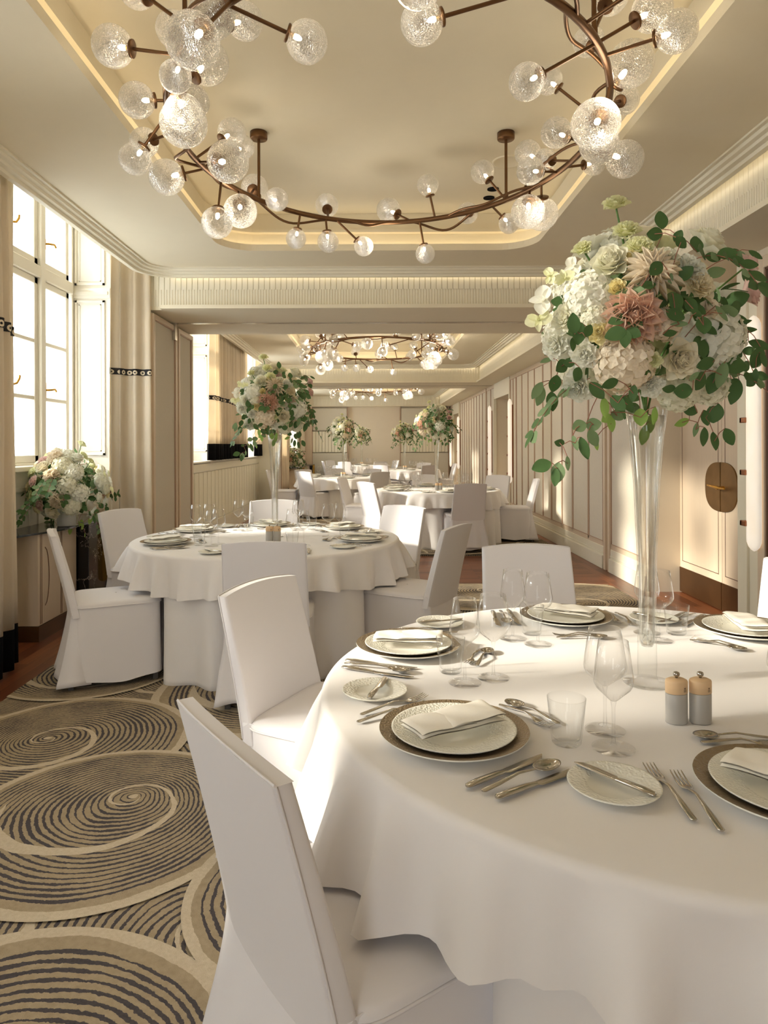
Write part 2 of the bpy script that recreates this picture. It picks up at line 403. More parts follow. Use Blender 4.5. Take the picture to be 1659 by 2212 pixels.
m = MB(); lip = MB(); cov = MB(); cor = MB(); cov2 = MB()
for bi, (ya, yb) in enumerate(BAYS):
    y1 = yb-.06
    cy = [3.6, 11.2, 19.0][bi]
    tray = (-1.28, 1.35, cy-2.24, cy+2.24)
    rect = (-2.157, 2.12, ya, y1)
    outer = rrect(-2.03, 2.0, ya+.12, y1-.12, .22)
    holed(m, outer, rrect(*tray, .3), ZC)
    # lip fascia, gap with light, glowing wall, step, upper tray ceiling
    loft(lip, [(0, ZC), (0, ZC+.055), (.03, ZC+.055), (.03, ZC+.02), (.10, ZC+.02), (.10, ZC+.17), (.06, ZC+.175), (.06, ZC+.2), (.09, ZC+.205), (.09, ZT)], tray, .3)
    top = rrect(*tray, .3, .09); m.add([(x, y, ZT) for x, y in top], [tuple(range(len(top)))], 0, False)
    a = rrect(*tray, .3, .045); b = rrect(*tray, .3, .06)
    cov.grid([[(x, y, ZC+.03) for x, y in a], [(x, y, ZC+.03) for x, y in b], [(x, y, ZC+.036) for x, y in b], [(x, y, ZC+.036) for x, y in a], [(x, y, ZC+.03) for x, y in a]], True, 0, False)
    # cornice, profile of steps (offset inwards negative)
    loft(cor, [(.02, ZF+.03), (0, ZF+.03), (0, ZF), (-.035, ZF), (-.04, ZF+.02), (-.07, ZF+.024), (-.075, ZF+.04), (-.10, ZF+.045), (-.107, ZF+.062), (-.13, ZF+.062), (-.13, ZC+.002)], rect, .35)
    # cornice light strip on the right and far side
    cov2.box(2.13, 2.145, ya+.3, y1, ZF+.035, ZF+.045)
    cov2.box(-1.9, 2.1, y1+.012, y1+.027, ZF+.035, ZF+.045)
    # lid over the pockets
m.box(-3.4, 3.6, Y0R-.2, Y1R+.2, 3.62, 3.72)
for (ya, yb) in BAYS:
    m.box(2.24, 3.5, ya-.0, yb, ZS, 3.6)                      # right soffit
    m.box(2.12, 2.24, ya, yb, ZS, ZS+.035)                    # ledge under the right frieze
    m.box(-2.0, 2.24, yb-.07, yb, ZS, ZS+.035) if yb < 20 else None
for (ya, yb) in BEAMS: m.box(-3.3, 3.5, ya, yb, ZS, 3.6)
m.box(-3.3, 3.5, Y0R, -.9, ZS, 3.6)
m.box(-3.3, 3.5, 22.9, 23.3, ZS, 3.6)
ceil = struct(m.build('ceiling', M['ceil']))
o = struct(lip.build('trim_1', M['ceil'])); o = struct(cor.build('trim_2', M['white']))
o = struct(cov.build('trim_3', M['cove'])); o = struct(cov2.build('trim_4', M['cove']))

# fluted friezes: two tiers of real flutes
def flutes(mb, p0, p1, nrm, z0, z1, pitch, depth=.007, duty=.72):
    p0, p1, nrm = Vector(p0), Vector(p1), Vector(nrm); L = (p1-p0).length; d = (p1-p0)/L; n = int(L/pitch); pitch = L/n
    prof = []
    for i in range(n):
        s = i*pitch
        prof += [(s, 0), (s+pitch*duty, 0), (s+pitch*(duty+.06), -depth), (s+pitch*.94, -depth)]
    prof.append((L, 0))
    rows = [[p0+d*s+nrm*h+Vector((0, 0, z)) for s, h in prof] for z in (z0, z1)]
    mb.grid(rows, False, 0, False)
fr = MB()
for bi, (ya, yb) in enumerate(BAYS):
    if bi < 2:
        flutes(fr, (-2.13, yb-.005, 0), (2.18, yb-.005, 0), (0, -1, 0), 2.715, 2.87, .026)
        flutes(fr, (-2.13, yb-.007, 0), (2.18, yb-.007, 0), (0, -1, 0), 2.87, 3.02, .052, duty=.86)
    else:
        flutes(fr, (-2.0, 22.88, 0), (2.18, 22.88, 0), (0, -1, 0), 2.715, 3.02, .052)
    flutes(fr, (2.195, yb, 0), (2.195, max(ya, 1.0), 0), (-1, 0, 0), 2.715, 2.87, .026)
    flutes(fr, (2.197, yb, 0), (2.197, max(ya, 1.0), 0), (-1, 0, 0), 2.87, 3.02, .052, duty=.86)
struct(fr.build('trim_5', M['white'], fix=False))
# metal partition track under each beam
for y in (7.25, 15.0):
    m = MB(); m.box(-2.08, 2.58, y-.03, y-.012, ZS-.006, ZS+.01).box(-2.08, 2.58, y+.012, y+.03, ZS-.006, ZS+.01).box(-2.1, -2.07, y-.04, y+.04, 2.5, ZS)
    tag(m.build('partition_track', M['metal']), 'thin bright metal partition track along the underside of the %s beam' % ('near' if y < 8 else 'far'), 'track')

# ---------------- left wall
wl = MB()
for i, (a, b) in enumerate(WINS):
    na = Y0R if i == 0 else WINS[i-1][1]
    wl.box(-3.05, XL, na, a, 0, 3.62)                        # pier
    if i in (1, 2): wl.box(-3.05, -2.66, a, b, 0, 1.2)
    else: wl.box(-3.05, XL, a, b, 0, 1.13)
    wl.box(-3.05, XL, a, b, 3.5, 3.62)
wl.box(-3.05, XL, WINS[-1][1], Y1R+.2, 0, 3.62)
wl.box(-3.2, XL, Y0R-.2, Y0R, 0, 3.62)
# moulded reveal panels
def frame_yz(mb, x, y, z0, z1, x0, x1, w=.018, d=.012):
    """rectangle moulding on a face looking towards -Y"""
    for a0, a1, b0, b1 in ((x0, x1, z0, z0+w), (x0, x1, z1-w, z1), (x0, x0+w, z0, z1), (x1-w, x1, z0, z1)):
        mb.box(a0, a1, y-d, y, b0, b1)
for (a, b) in WINS:
    zb = 1.28
    for (z0, z1) in ((zb+.03, 2.72), (2.86, 3.46)):
        frame_yz(wl, 0, b, z0, z1, -2.72, -2.45)
        frame_yz(wl, 0, b, z0+.035, z1-.035, -2.685, -2.485, .008, .006)
    wl.box(-2.75, -2.42, b-.02, b, 2.77, 2.80); wl.box(-2.76, -2.4, b-.012, b, 2.74, 2.83)
# panel below the sill
for (a, b) in WINS[1:3]:
    for (z0, z1) in ((.2, 1.08),):
        for y0, y1_ in ((a+.08, (a+b)/2-.05), ((a+b)/2+.05, b-.08)):
            for q in ((y0, y1_, z0, z0+.03), (y0, y1_, z1-.03, z1), (y0, y0+.03, z0, z1), (y1_-.03, y1_, z0, z1)):
                wl.box(-2.665, -2.648, *q)
struct(wl.build('wall_left', M['winpaint']))
# fluted dado under the far windows
da = MB()
for (ya, yb) in ((7.98, 14.28), (15.72, 18.6)):
    y = ya
    while y < yb-.05:
        y2 = min(y+.235, yb); da.box(XL-.01, XL+.022, y+.012, y2-.012, .3, 1.02); y = y2
    da.box(XL-.01, XL+.03, ya, yb, 0, .27).box(XL-.01, XL+.045, ya, yb, .24, .285).box(XL-.01, XL+.03, ya, yb, 1.04, 1.14)
o = struct(da.build('trim_6', M['white']))
def window(idx, a, b, detail=True):
    zb = 1.24; zt = 3.5; X = -2.78; ztr = 2.82
    f = MB(); g = MB()
    f.box(X-.05, X+.05, a, a+.035, zb, zt).box(X-.05, X+.05, b-.035, b, zb, zt).box(X-.05, X+.05, a, b, zb-.05, zb+.02).box(X-.05, X+.05, a, b, zt-.04, zt)
    n = 3; wd = (b-a-.07)/n
    for k in range(n):
        y0 = a+.035+wd*k; y1 = y0+wd
        if k: f.box(X-.055, X+.065, y0-.038, y0+.038, zb, zt)
        f.box(X-.055, X+.06, y0, y1, ztr-.05, ztr+.05)
        s0, s1 = y0+.04, y1-.04
        for (z0, z1, cuts) in ((zb+.02, ztr-.05, 2), (ztr+.05, zt-.04, 0)):
            f.box(X-.02, X+.035, s0, s0+.055, z0, z1).box(X-.02, X+.035, s1-.055, s1, z0, z1)
            f.box(X-.02, X+.035, s0, s1, z0, z0+.06).box(X-.02, X+.035, s0, s1, z1-.055, z1)
            for c in range(cuts):
                z = z0+.06+(z1-z0-.115)*(c+1)/(cuts+1); f.box(X-.012, X+.03, s0, s1, z-.017, z+.017)
            g.box(X-.003, X+.003, s0+.05, s1-.05, z0+.055, z1-.05)
    fr_ = bev(f.build('window_%d' % idx, M['winpaint']), .005, 1); struct(fr_)
    g.build('glass', M['pane'], fr_)
    sl = MB(); sl.box(X, -2.60 if idx in (2, 3) else -2.36, a-.0, b+.0, zb-.09 if idx not in (2, 3) else 1.2, 1.175 if idx not in (2, 3) else zb)
    bev(sl.build('window_sill', M['winpaint'], fr_), .008, 2)
    if detail:
        for k in range(n):
            y = a+.035+wd*k+.068
            for z, L in ((1.86, .13), (3.08, .09)):
                h = MB(); h.box(X+.035, X+.045, y-.016, y+.016, z-L/2, z+L/2)
                h.tube([(X+.045, y, z), (X+.075, y, z), (X+.085, y+.03, z+.004), (X+.09, y+.07, z+.012), (X+.088, y+.10, z-.004)] if k != 1 else [(X+.045, y, z), (X+.075, y, z), (X+.082, y+.04, z+.01), (X+.085, y+.075, z+.05), (X+.085, y+.078, z+.075)], .009, 8)
                h.build('window_handle', M['brass'], fr_)
    return fr_
for i, (a, b) in enumerate(WINS): window(i+1, a, b, i in (2,))

# ---------------- jambs under the beams with fabric leaves
for (ya, yb) in BEAMS:
    m = MB(); m.box(-3.0, -2.13, ya, yb, 0, ZS); struct(m.build('wall_left_jamb', M['white']))
def leaf_panel(name, label, x, y0, y1, z0, z1, sgn, fm, group=None, parent=None):
    """framed fabric leaf on a plane X = x, sgn = side it faces"""
    fr_ = MB(); w_ = .05; d = .045
    X0, X1 = (x, x+sgn*d) if sgn > 0 else (x+sgn*d, x)
    for q in ((y0, y0+w_, z0, z1), (y1-w_, y1, z0, z1), (y0+w_, y1-w_, z0, z0+w_), (y0+w_, y1-w_, z1-w_, z1)): fr_.box(X0, X1, *q)
    r = bev(fr_.build(name, M['palewood'], parent), .004, 1)
    ln = MB(); xi = x+sgn*.03
    for q in ((y0+w_, y0+w_+.009, z0+w_, z1-w_), (y1-w_-.009, y1-w_, z0+w_, z1-w_), (y0+w_, y1-w_, z0+w_, z0+w_+.009), (y0+w_, y1-w_, z1-w_-.009, z1-w_)): ln.box(min(x, xi+sgn*.006), max(x, xi+sgn*.006), *q)
    ln.build('inner_bead', M['line'], r)
    fb = MB(); fb.box(min(x, x+sgn*.026), max(x, x+sgn*.026), y0+w_, y1-w_, z0+w_, z1-w_); fb.build('fabric_panel', fm, r)
    return r
for bi, (ya, yb) in enumerate(BEAMS):
    for k, (a, b) in enumerate(((ya+.01, ya+.80), (ya+.86, yb-.0))):
        o = leaf_panel('partition_leaf', '', -2.128, a, b, .01, 2.655, 1, M['fabricdark'])
        tag(o, 'tall grey fabric partition leaf in pale frame, %s leaf of the %s jamb' % (('nearer', 'farther')[k], ('near left', 'far left')[bi]), 'partition panel')

# ---------------- right wall
wr = MB()
wr.box(XR, 3.5, Y0R, 4.83, 0, ZS+.02)
wr.box(2.93, 3.5, 4.83, 6.5, 0, ZS+.02)
wr.box(XR+.02, 3.5, 6.5, 13.0, 0, ZS+.02)
wr.box(3.05, 3.5, 13.0, 14.67, 0, ZS+.02).box(XR+.02, 3.1, 13.0, 14.67, 2.36, ZS+.02)
wr.box(XR+.02, 3.5, 14.67, 20.7, 0, ZS+.02)
wr.box(3.05, 3.5, 20.7, 22.3, 0, ZS+.02).box(XR+.02, 3.1, 20.7, 22.3, 2.36, ZS+.02)
wr.box(XR+.02, 3.5, 22.3, Y1R+.2, 0, ZS+.02)
struct(wr.build('wall_right', M['plain']))
pn = MB(); fb = MB(); ln = MB()
def run(ys, z0=.27, z1=2.66):
    """a run of fabric panels split by slim timber uprights"""
    a, b = ys[0], ys[-1]
    fb.box(XR+.002, XR+.025, a, b, z0, z1)
    pn.box(XR-.006, XR+.02, a, b, z0-.02, z0+.035).box(XR-.006, XR+.02, a, b, z1-.05, z1+.02)
    for y in ys:
        pn.box(XR-.006, XR+.02, y-.016, y+.016, z0, z1)
        for s in (-1, 1): ln.box(XR-.009, XR+.01, y+s*.016-.0035, y+s*.016+.0035, z0+.03, z1-.05)
    for z in (z0+.037, z1-.052): ln.box(XR-.009, XR+.01, a, b, z-.0035, z+.0035)
run([6.52, 7.5]); run([7.74, 8.28, 8.94, 9.44, 10.0, 10.5, 11.05, 11.5, 11.98, 12.44]); run([12.46, 12.72, 12.98])
run([14.69, 15.15, 15.7]); run([15.86+.46*i for i in range(11)]); run([22.32, 22.7, 23.08])
for (a, b) in ((7.5, 7.56), (7.64, 7.7), (15.72, 15.78)): pn.box(XR-.02, XR+.02, a, b, 0, ZS)
struct(fb.build('wall_right_fabric', M['fabricwall'])); struct(pn.build('trim_7', M['palewood'])); struct(ln.build('trim_8', M['line']))
bb = MB()
for (a, b) in ((6.5, 7.5), (7.72, 13.0), (14.67, 15.72), (15.8, 20.7), (22.3, 23.1)):
    bb.box(XR-.012, XR+.02, a, b, 0, .25).box(XR-.03, XR+.02, a, b, 0, .15).box(XR-.018, XR+.02, a, b, .17, .18)
struct(bev(bb.build('baseboard_right', M['white']), .006, 2))
m = MB(); m.box(XR-.03, XR+.02, 4.72, 4.84, 0, ZS).box(XR-.012, XR+.02, 4.60, 4.72, 0, ZS); struct(bev(m.build('trim_9', M['white']), .005, 2))
# doorway casings
m = MB()
for (a, b) in ((13.0, 14.67), (20.7, 22.3)):
    m.box(XR-.03, XR+.45, a-.03, a+.03, 0, 2.4).box(XR-.03, XR+.03, b-.03, b+.03, 0, 2.4).box(XR-.02, XR+.03, a, b, 2.36, ZS)
struct(m.build('trim_10', M['white']))
# the double door in the recess
def door_leaf(n, y0, y1, hs):
    X = 2.885
    d = MB(); d.box(X, X+.045, y0, y1, .012, 2.66); r = bev(d.build('door_%d' % n, M['palewood']), .003, 1); struct(r)
    l = MB()
    for q in ((y0+.05, y0+.056, .30, 2.6), (y1-.056, y1-.05, .30, 2.6), (y0+.05, y1-.05, .30, .306), (y0+.05, y1-.05, 2.594, 2.6)): l.box(X-.002, X+.003, *q)
    l.build('inlay_line', M['darkline'], r)
    kp = MB(); kp.box(X-.006, X+.002, y0+.002, y1-.002, .012, .24); kp.build('kick_plate', M['bronze_dark'], r)
    # half oval escutcheon
    yc = y1 if hs > 0 else y0; pts = []
    for i in range(25):
        a = PI*i/24-PI/2; e = 2.6
        pts.append((abs(math.cos(a))**(2/e)*.255, math.copysign(abs(math.sin(a))**(2/e), math.sin(a))*.205))
    rows = []
    for dx in (0, -.012): rows.append([(X+dx, yc-hs*(.004+p[0]*1.0), 1.035+p[1]) for p in pts])
    es = MB(); es.grid(rows, True, 0, False); es.add(rows[1], [tuple(range(25))], 0, False); es.build('oval_plate', M['bronze'], r)
    return r
door_leaf(1, 4.93, 5.715, 1)
dl = door_leaf(2, 5.722, 6.5, -1)
h = MB(); h.tube([(2.873, 5.66, 1.03), (2.81, 5.66, 1.03)], .014, 12); h.tube([(2.815, 5.54, 1.03), (2.815, 5.62, 1.03), (2.815, 5.66, 1.035), (2.82, 5.83, 1.045)], [.007, .010, .014, .008], 10)
h.build('door_handle', M['brass'], dl)

# ---------------- far wall and rear wall
m = MB(); m.box(-3.4, 3.6, Y1R, Y1R+.2, 0, 3.62); struct(m.build('wall_back', M['plain']))
m = MB(); m.box(-3.4, -2.0, Y0R-.2, Y0R, 0, 3.62).box(-.9, 3.6, Y0R-.2, Y0R, 0, 3.62).box(-2.0, -.9, Y0R-.2, Y0R, 0, .65); struct(m.build('wall_front', M['plain']))  # gap in the unseen rear wall is added to let in fill light
m = MB(); m.box(-3.0, -2.05, 22.9, 23.1, 0, ZS); struct(m.build('trim_11', M['palewood']))
for k, (x0, x1) in enumerate(((-2.03, -.87), (.9, 2.48))):
    t = thing('wall_panelling', '%s three-tier upholstered wall panelling on the far end wall' % ('left-hand', 'right-hand')[k], 'wall panel', ((x0+x1)/2, 22.99, 0))
    wd = (x1-x0)/2
    p = MB(); p.box(-wd, wd, -.05, .1, 1.88, 2.64); bev(p.build('upper_pad', M['fabricdark'], t), .05, 4)
    p = MB(); y = -wd
    while y < wd-.01: p.box(y+.003, min(y+.105, wd)-.003, -.05, .1, 1.16, 1.86); y += .105
    bev(p.build('fluted_band', M['white'], t), .012, 2)
    p = MB(); p.box(-wd, wd, -.06, .1, 0, 1.14); bev(p.build('lower_pad', M['fabricdark'], t), .008, 2)
    p = MB(); p.box(-wd-.02, -wd, -.07, .1, 0, 2.66).box(wd, wd+.02, -.07, .1, 0, 2.66); p.build('side_rail', M['line'], t)
# ceiling fittings
for nm, lab, x, y, r, mt in (('ceiling_speaker', 'round flush speaker grille in the near tray ceiling right of the chandelier', .95, 4.84, .11, 'ceil'),
        ('downlight', 'small black recessed downlight, farther from camera of the pair by the far tray edge', .935, 5.55, .045, 'black'), ('downlight', 'small black recessed downlight, nearer to camera of the pair by the far tray edge', .935, 5.36, .045, 'black'),
        ('ceiling_speaker', 'round flush speaker grille in the second bay tray ceiling', -.85, 10.6, .13, 'ceil')):
    m = MB(); m.lathe([(0, -.004), (r*.85, -.004), (r*.9, -.008), (r, -.006), (r, 0)], 28); o = m.build(nm, M[mt]); o.location = (x, y, ZT); tag(o, lab, 'speaker' if 'speak' in nm else 'downlight')

# ---------------- carpets: overlapping swirl discs, each a few tenths of a millimetre above the last
def clip(poly, x0, x1, y0, y1):
    def cut(P, f, g):
        o = []
        for i in range(len(P)):
            a, b = P[i-1], P[i]; fa, fb_ = f(a), f(b)
            if (fa >= 0) != (fb_ >= 0): tt = fa/(fa-fb_); o.append((a[0]+(b[0]-a[0])*tt, a[1]+(b[1]-a[1])*tt))
            if fb_ >= 0: o.append(b)
        return o
    for f in (lambda p: p[0]-x0, lambda p: x1-p[0], lambda p: p[1]-y0, lambda p: y1-p[1]):
        poly = cut(poly, f, 0)
        if not poly: return poly
    return poly
def carpet(label, x0, x1, y0, y1, manual, seed):
    rnd = random.Random(seed); cells = []
    y = y1+.1; row = 0
    while y > y0-.5:
        x = x0-.1+(row % 2)*.5
        while x < x1+.5:
            cx, cy = x+rnd.uniform(-.12, .12), y+rnd.uniform(-.12, .12); R = rnd.uniform(.56, .72)
            a = rnd.uniform(0, 2*PI)
            if all((cx-q[0])**2+(cy-q[1])**2 > .38**2 for q in manual): cells.append((cx, cy, R, cx+R*.34*math.cos(a), cy+R*.34*math.sin(a)))
            x += 1.02
        y -= .68; row += 1
    allc = sorted(cells, key=lambda c: -c[1])
    for q in manual: allc.append(q)
    vs = []; fs = []; eye = []; ctr = []; z = .012
    def poly(P, z, e, c):
        k = len(vs); vs.extend((p[0], p[1], z) for p in P); fs.append(tuple(range(k, k+len(P)))); eye.append(e); ctr.append(c)
    poly([(x0, y0), (x1, y0), (x1, y1), (x0, y1)], z, (x0, y0, 0), (x0+1, y0+2, 14))
    for i, (cx, cy, R, ex, ey) in enumerate(allc):
        P = clip([(cx+R*math.cos(2*PI*j/96), cy+R*math.sin(2*PI*j/96)) for j in range(96)], x0, x1, y0, y1)
        if len(P) > 2: poly(P, z+.0002*(i+1), (ex, ey, 0), (cx, cy, R))
    zt = z
    for a, b in (((x0, y0), (x1, y0)), ((x1, y0), (x1, y1)), ((x1, y1), (x0, y1)), ((x0, y1), (x0, y0))):
        k = len(vs); vs.extend([(a[0], a[1], 0.001), (b[0], b[1], 0.001), (b[0], b[1], zt), (a[0], a[1], zt)]); fs.append((k, k+1, k+2, k+3)); eye.append((x0, y0, 0)); ctr.append((x0+1, y0+2, 14))
    me = bpy.data.meshes.new('carpet'); me.from_pydata(vs, [], fs); me.materials.append(M['carpet'])
    for nm, dat in (('eye', eye), ('ctr', ctr)):
        at = me.attributes.new(nm, 'FLOAT_VECTOR', 'FACE'); at.data.foreach_set('vector', [c for v in dat for c in v])
    return tag(link('carpet', me), label, 'carpet')
man = [(-.6, 3.85, .62, -.45, 3.95), (-1.75, 4.25, .55, -1.6, 4.1), (.35, 3.2, .6, .2, 3.1), (-1.42, 3.2, .55, -1.535, 3.23), (-.25, 3.0, .45, -.3, 3.15), (-2.05, 2.5, .5, -2.0, 2.45), (-1.0, 2.54, .56, -.937, 2.69), (-.12, 2.12, .46, 0, 2.2), (-.85, 1.36, .6, -.7, 1.1),
       (1.9, 6.2, .6, 1.75, 5.9), (.9, 6.3, .62, 1.1, 6.5)]
carpet('beige and charcoal swirl-patterned carpet under the nearest tables', -2.01, 2.3, -1.2, 6.79, man, 4)
carpet('beige and charcoal swirl-patterned carpet in the middle bay beyond the wood strip', -1.9, 2.42, 8.62, 14.2, [], 7)
carpet('beige and charcoal swirl-patterned carpet in the farthest bay', -1.9, 2.42, 16.2, 22.6, [], 9)

# ---------------- curtains
def curtain(label, path, z0, z1, bands, amp=.035, pitch=.11, rz=0):
    """path = plan polyline; pleats follow it"""
    pts = [Vector((x, y, 0)) for x, y in path]; S = [0]
    for a, b in zip(pts, pts[1:]): S.append(S[-1]+(b-a).length)
    L = S[-1]
    def at(s):
        for i in range(len(pts)-1):
            if s <= S[i+1]+1e-6: break
        d = (pts[i+1]-pts[i]).normalized(); return pts[i]+d*(s-S[i]), Vector((-d.y, d.x, 0))
    n = max(24, int(L/pitch*14))
    def sheet(za, zb, off, rows=12):
        G = []; uvs = []
        for k in range(rows+1):
            z = za+(zb-za)*k/rows; row = []
            top = (z-z0)/(z1-z0)
            for j in range(n+1):
                s = L*j/n; p, nn = at(s); ph = 2*PI*s/pitch
                A = amp*(1-.25*top); wv = math.sin(ph+.5*math.sin(ph*.37+1))*A+.012*math.sin(ph*.23+z*1.2)
                spread = 1+.05*(1-top)
                q = p+nn*(wv+off*(1 if True else 0))
                row.append((q.x, q.y, z)); 
            G.append(row)
        return G
    zs = [z0]+[b[0] for b in bands]
    root = None
    hem = bands[0][1] if bands and bands[0][0] == 'hem' else z0
    o = MB().grid(sheet(hem, z1, 0, 16)).build('curtain', M['curtain'], fix=False)
    tag(o, label, 'curtain'); sm = o.modifiers.new('thickness', 'SOLIDIFY'); sm.thickness = .004
    if hem > z0: h = MB().grid(sheet(z0, hem, 0, 3)).build('black_hem', M['black'], o, fix=False); h.modifiers.new('t', 'SOLIDIFY').thickness = .004; h['label'] = 'black velvet hem'
    for b in bands:
        if b[0] == 'trim':
            for sg in (-.006, .006):
                G = sheet(b[1], b[2], sg, 1); mb = MB().grid(G); me = mb.mesh('trim_band', M['trim']); uv = me.uv_layers.new(name='UVMap')
                for li, lp in enumerate(me.loops):
                    vi = lp.vertex_index; j = vi % (n+1); k = vi//(n+1); uv.data[li].uv = (L*j/n, k)
                link('trim_band', me, o)
    return o
curtain('full-length cream curtain with black hem at the left picture edge', [(-2.22, 3.72), (-2.2, 3.95), (-2.24, 4.15), (-2.28, 4.38)], .02, 3.5, [('hem', .27), ('trim', 2.09, 2.15)], pitch=.19)
curtain('full-length cream curtain beside the grey fabric leaf, right of the near window', [(-2.38, 6.28), (-2.36, 6.38), (-2.25, 6.46), (-2.14, 6.47), (-2.10, 6.5)], .02, 3.5, [('hem', .27), ('trim', 2.05, 2.11)], amp=.032, pitch=.145)
curtain('short cream curtain with black hem between the middle-bay windows', [(-2.30, 9.75), (-2.28, 10.6), (-2.28, 11.6), (-2.3, 12.55)], 1.185, 3.5, [('hem', 1.42), ('trim', 2.05, 2.11)], amp=.045, pitch=.16)
curtain('short cream curtain with black hem at the far end of the middle bay', [(-2.30, 13.55), (-2.3, 14.2)], 1.185, 3.5, [('hem', 1.42), ('trim', 2.05, 2.11)], amp=.04, pitch=.14)
curtain('cream curtain on the left in the farthest bay, nearer one', [(-2.28, 17.4), (-2.28, 18.35)], .03, 3.5, [('hem', .27), ('trim', 2.05, 2.11)], amp=.045, pitch=.16)
curtain('cream curtain on the left in the farthest bay, farther one', [(-2.3, 22.2), (-2.3, 22.8)], .03, 3.5, [('hem', .27), ('trim', 2.05, 2.11)], amp=.045, pitch=.16)

curtain('cream curtain drawn over the near part of the window beside the camera', [(-2.3, .45), (-2.3, 1.12)], .02, 3.5, [('hem', .27)], pitch=.12)  # added out of view, shades the front of the nearest table and its chair
# ---------------- consoles
def catmull(P, n=8):
    out = []
    for i in range(len(P)-1):
        p0, p1, p2, p3 = P[max(i-1, 0)], P[i], P[i+1], P[min(i+2, len(P)-1)]
        for k in range(n):
            t = k/n; out.append(tuple(.5*((2*b)+(c-a)*t+(2*a-5*b+4*c-d)*t*t+(-a+3*b-3*c+d)*t**3) for a, b, c, d in zip(p0, p1, p2, p3)))
    out.append(tuple(P[-1])); return out
def make_console():
    t = thing('console_table', 'console', 'console table', (0, 0, 0))      # local: wall at x=0, grows +x ; y along the wall
    c = MB(); c.box(.0, .27, .37, 1.0, .11, .765); o = bev(c.build('cabinet', M['palewood'], t), .004, 1)
    l = MB()
    for y in (.40, .42, .72, .74): l.box(.268, .272, y-.003, y+.003, .12, .76)
    pts = [(.272, .47+.06*abs(math.sin(PI*i/20))**.5, .66-.42*i/20) for i in range(21)]; l.tube(pts, .003, 6)
    l.build('groove_line', M['darkline'], o)
    k = MB(); k.box(.0, .275, .365, 1.0, .0, .11); k.build('kick_base', M['bronze_dark'], t)
    b = MB(); b.box(.03, .36, 1.02, 1.72, .0, .765); bev(b.build('marble_pedestal', M['marble'], t), .006, 2)
    f = MB(); ring_ = [(.36, .765), (.40, .765), (.40, .30), (.395, .27), (.38, .255), (.36, .25)]
    f.grid([[(x, 1.30, z) for x, z in ring_], [(x, 1.36, z) for x, z in ring_]], True, 0, False); f.add([(x, 1.30, z) for x, z in ring_], [tuple(range(6))], 0, False); f.add([(x, 1.36, z) for x, z in ring_], [tuple(range(6))], 0, False)
    f.build('brass_fin', M['brass'], t)
    front = catmull([(.0, -.06), (.14, .03), (.25, .26), (.35, .62), (.36, 1.0), (.39, 1.4), (.37, 1.68), (.30, 1.76), (.0, 1.76)], 6)
    tp = MB(); tp.grid([[(x, y, .765) for x, y in front], [(x, y, .779) for x, y in front]], True, 0, False)
    tp.add([(x, y, .779) for x, y in front], [tuple(range(len(front)))], 0, False); tp.add([(x, y, .765) for x, y in front], [tuple(range(len(front)))], 0, False)
    tp.build('slate_top', M['topstone'], t)
    return t
con = make_console()
put(con, (-2.655, 4.53, 0), 0, 'wavy slate-topped console with wood cabinet and black marble pedestal beside the near window')
put(con, (-2.39, 18.5, 0), 0, 'pale-topped console with black marble pedestal on the left of the farthest bay, nearer one')
put(con, (-2.31, 21.0, 0), 0, 'pale-topped console with black marble pedestal on the left of the farthest bay, farther one')

# ---------------- wall lamps and mirror on the right
def make_lamp():
    t = thing('wall_lamp', 'lamp', 'wall lamp')
    prof = []
    H0, H1 = .74, 2.18; r = .062; n = 22
    sh = MB(); rows = []
    for z, k in ((H0-.06, .02), (H0-.05, .4), (H0-.03, .75), (H0, .97), (H0+.03, 1), (H1-.03, 1), (H1, .97), (H1+.03, .75), (H1+.05, .4), (H1+.06, .02)):
        rows.append([(-.055+.03*math.cos(a)*k*1.2, r*1.1*math.sin(a)*k, z) for a in [2*PI*j/n for j in range(n)]])
    sh.grid(rows, True); sh.build('alabaster_shade', M['alab'], t)
    b = MB(); b.box(-.03, -.002, -.02, .02, H0+.05, H1-.05); b.build('back_rail', M['copper'], t)
    for z in (.86, 1.20, 1.55, 1.90):
        c = MB(); c.box(-.10, -.01, .07, .095, z-.018, z+.018); c.box(-.10, -.085, .03, .095, z-.018, z+.018); bev(c.build('copper_clasp', M['copper'], t), .004, 2)
    return t
lamp = make_lamp()
put(lamp, (XR-.012, 4.56, 0), 0, 'tall alabaster wall lamp with copper clasps at the right picture edge')
put(lamp, (XR-.012, 12.72, 0), 0, 'tall alabaster wall lamp on the near side of the middle-bay doorway')
put(lamp, (XR-.012, 14.93, 0), 0, 'tall alabaster wall lamp on the far side of the middle-bay doorway')
put(lamp, (XR-.012, 20.45, 0), 0, 'tall alabaster wall lamp on the near side of the farthest doorway')
put(lamp, (XR-.012, 22.5, 0), 0, 'tall alabaster wall lamp on the far side of the farthest doorway')
t = thing('wall_mirror', 'speckled antique wall mirror in pale frame behind the tall flower arrangement', 'mirror', (XR, 3.9, 0))
f = MB()
for q in ((-.72, -.64, .18, 2.62), (.60, .68, .18, 2.62), (-.64, .60, .18, .26), (-.64, .60, 2.54, 2.62)): f.box(-.035, -.002, *q)
bev(f.build('frame', M['palewood'], t), .004, 1)
f = MB(); f.box(-.016, -.003, -.64, .60, .26, 2.54); f.build('mirror_glass', M['mirror'], t)
f = MB()
for q in ((-.64, -.628, .26, 2.54), (.588, .60, .26, 2.54), (-.64, .60, .26, .272), (-.64, .60, 2.528, 2.54)): f.box(-.022, -.01, *q)
f.build('inner_bead', M['darkline'], t)
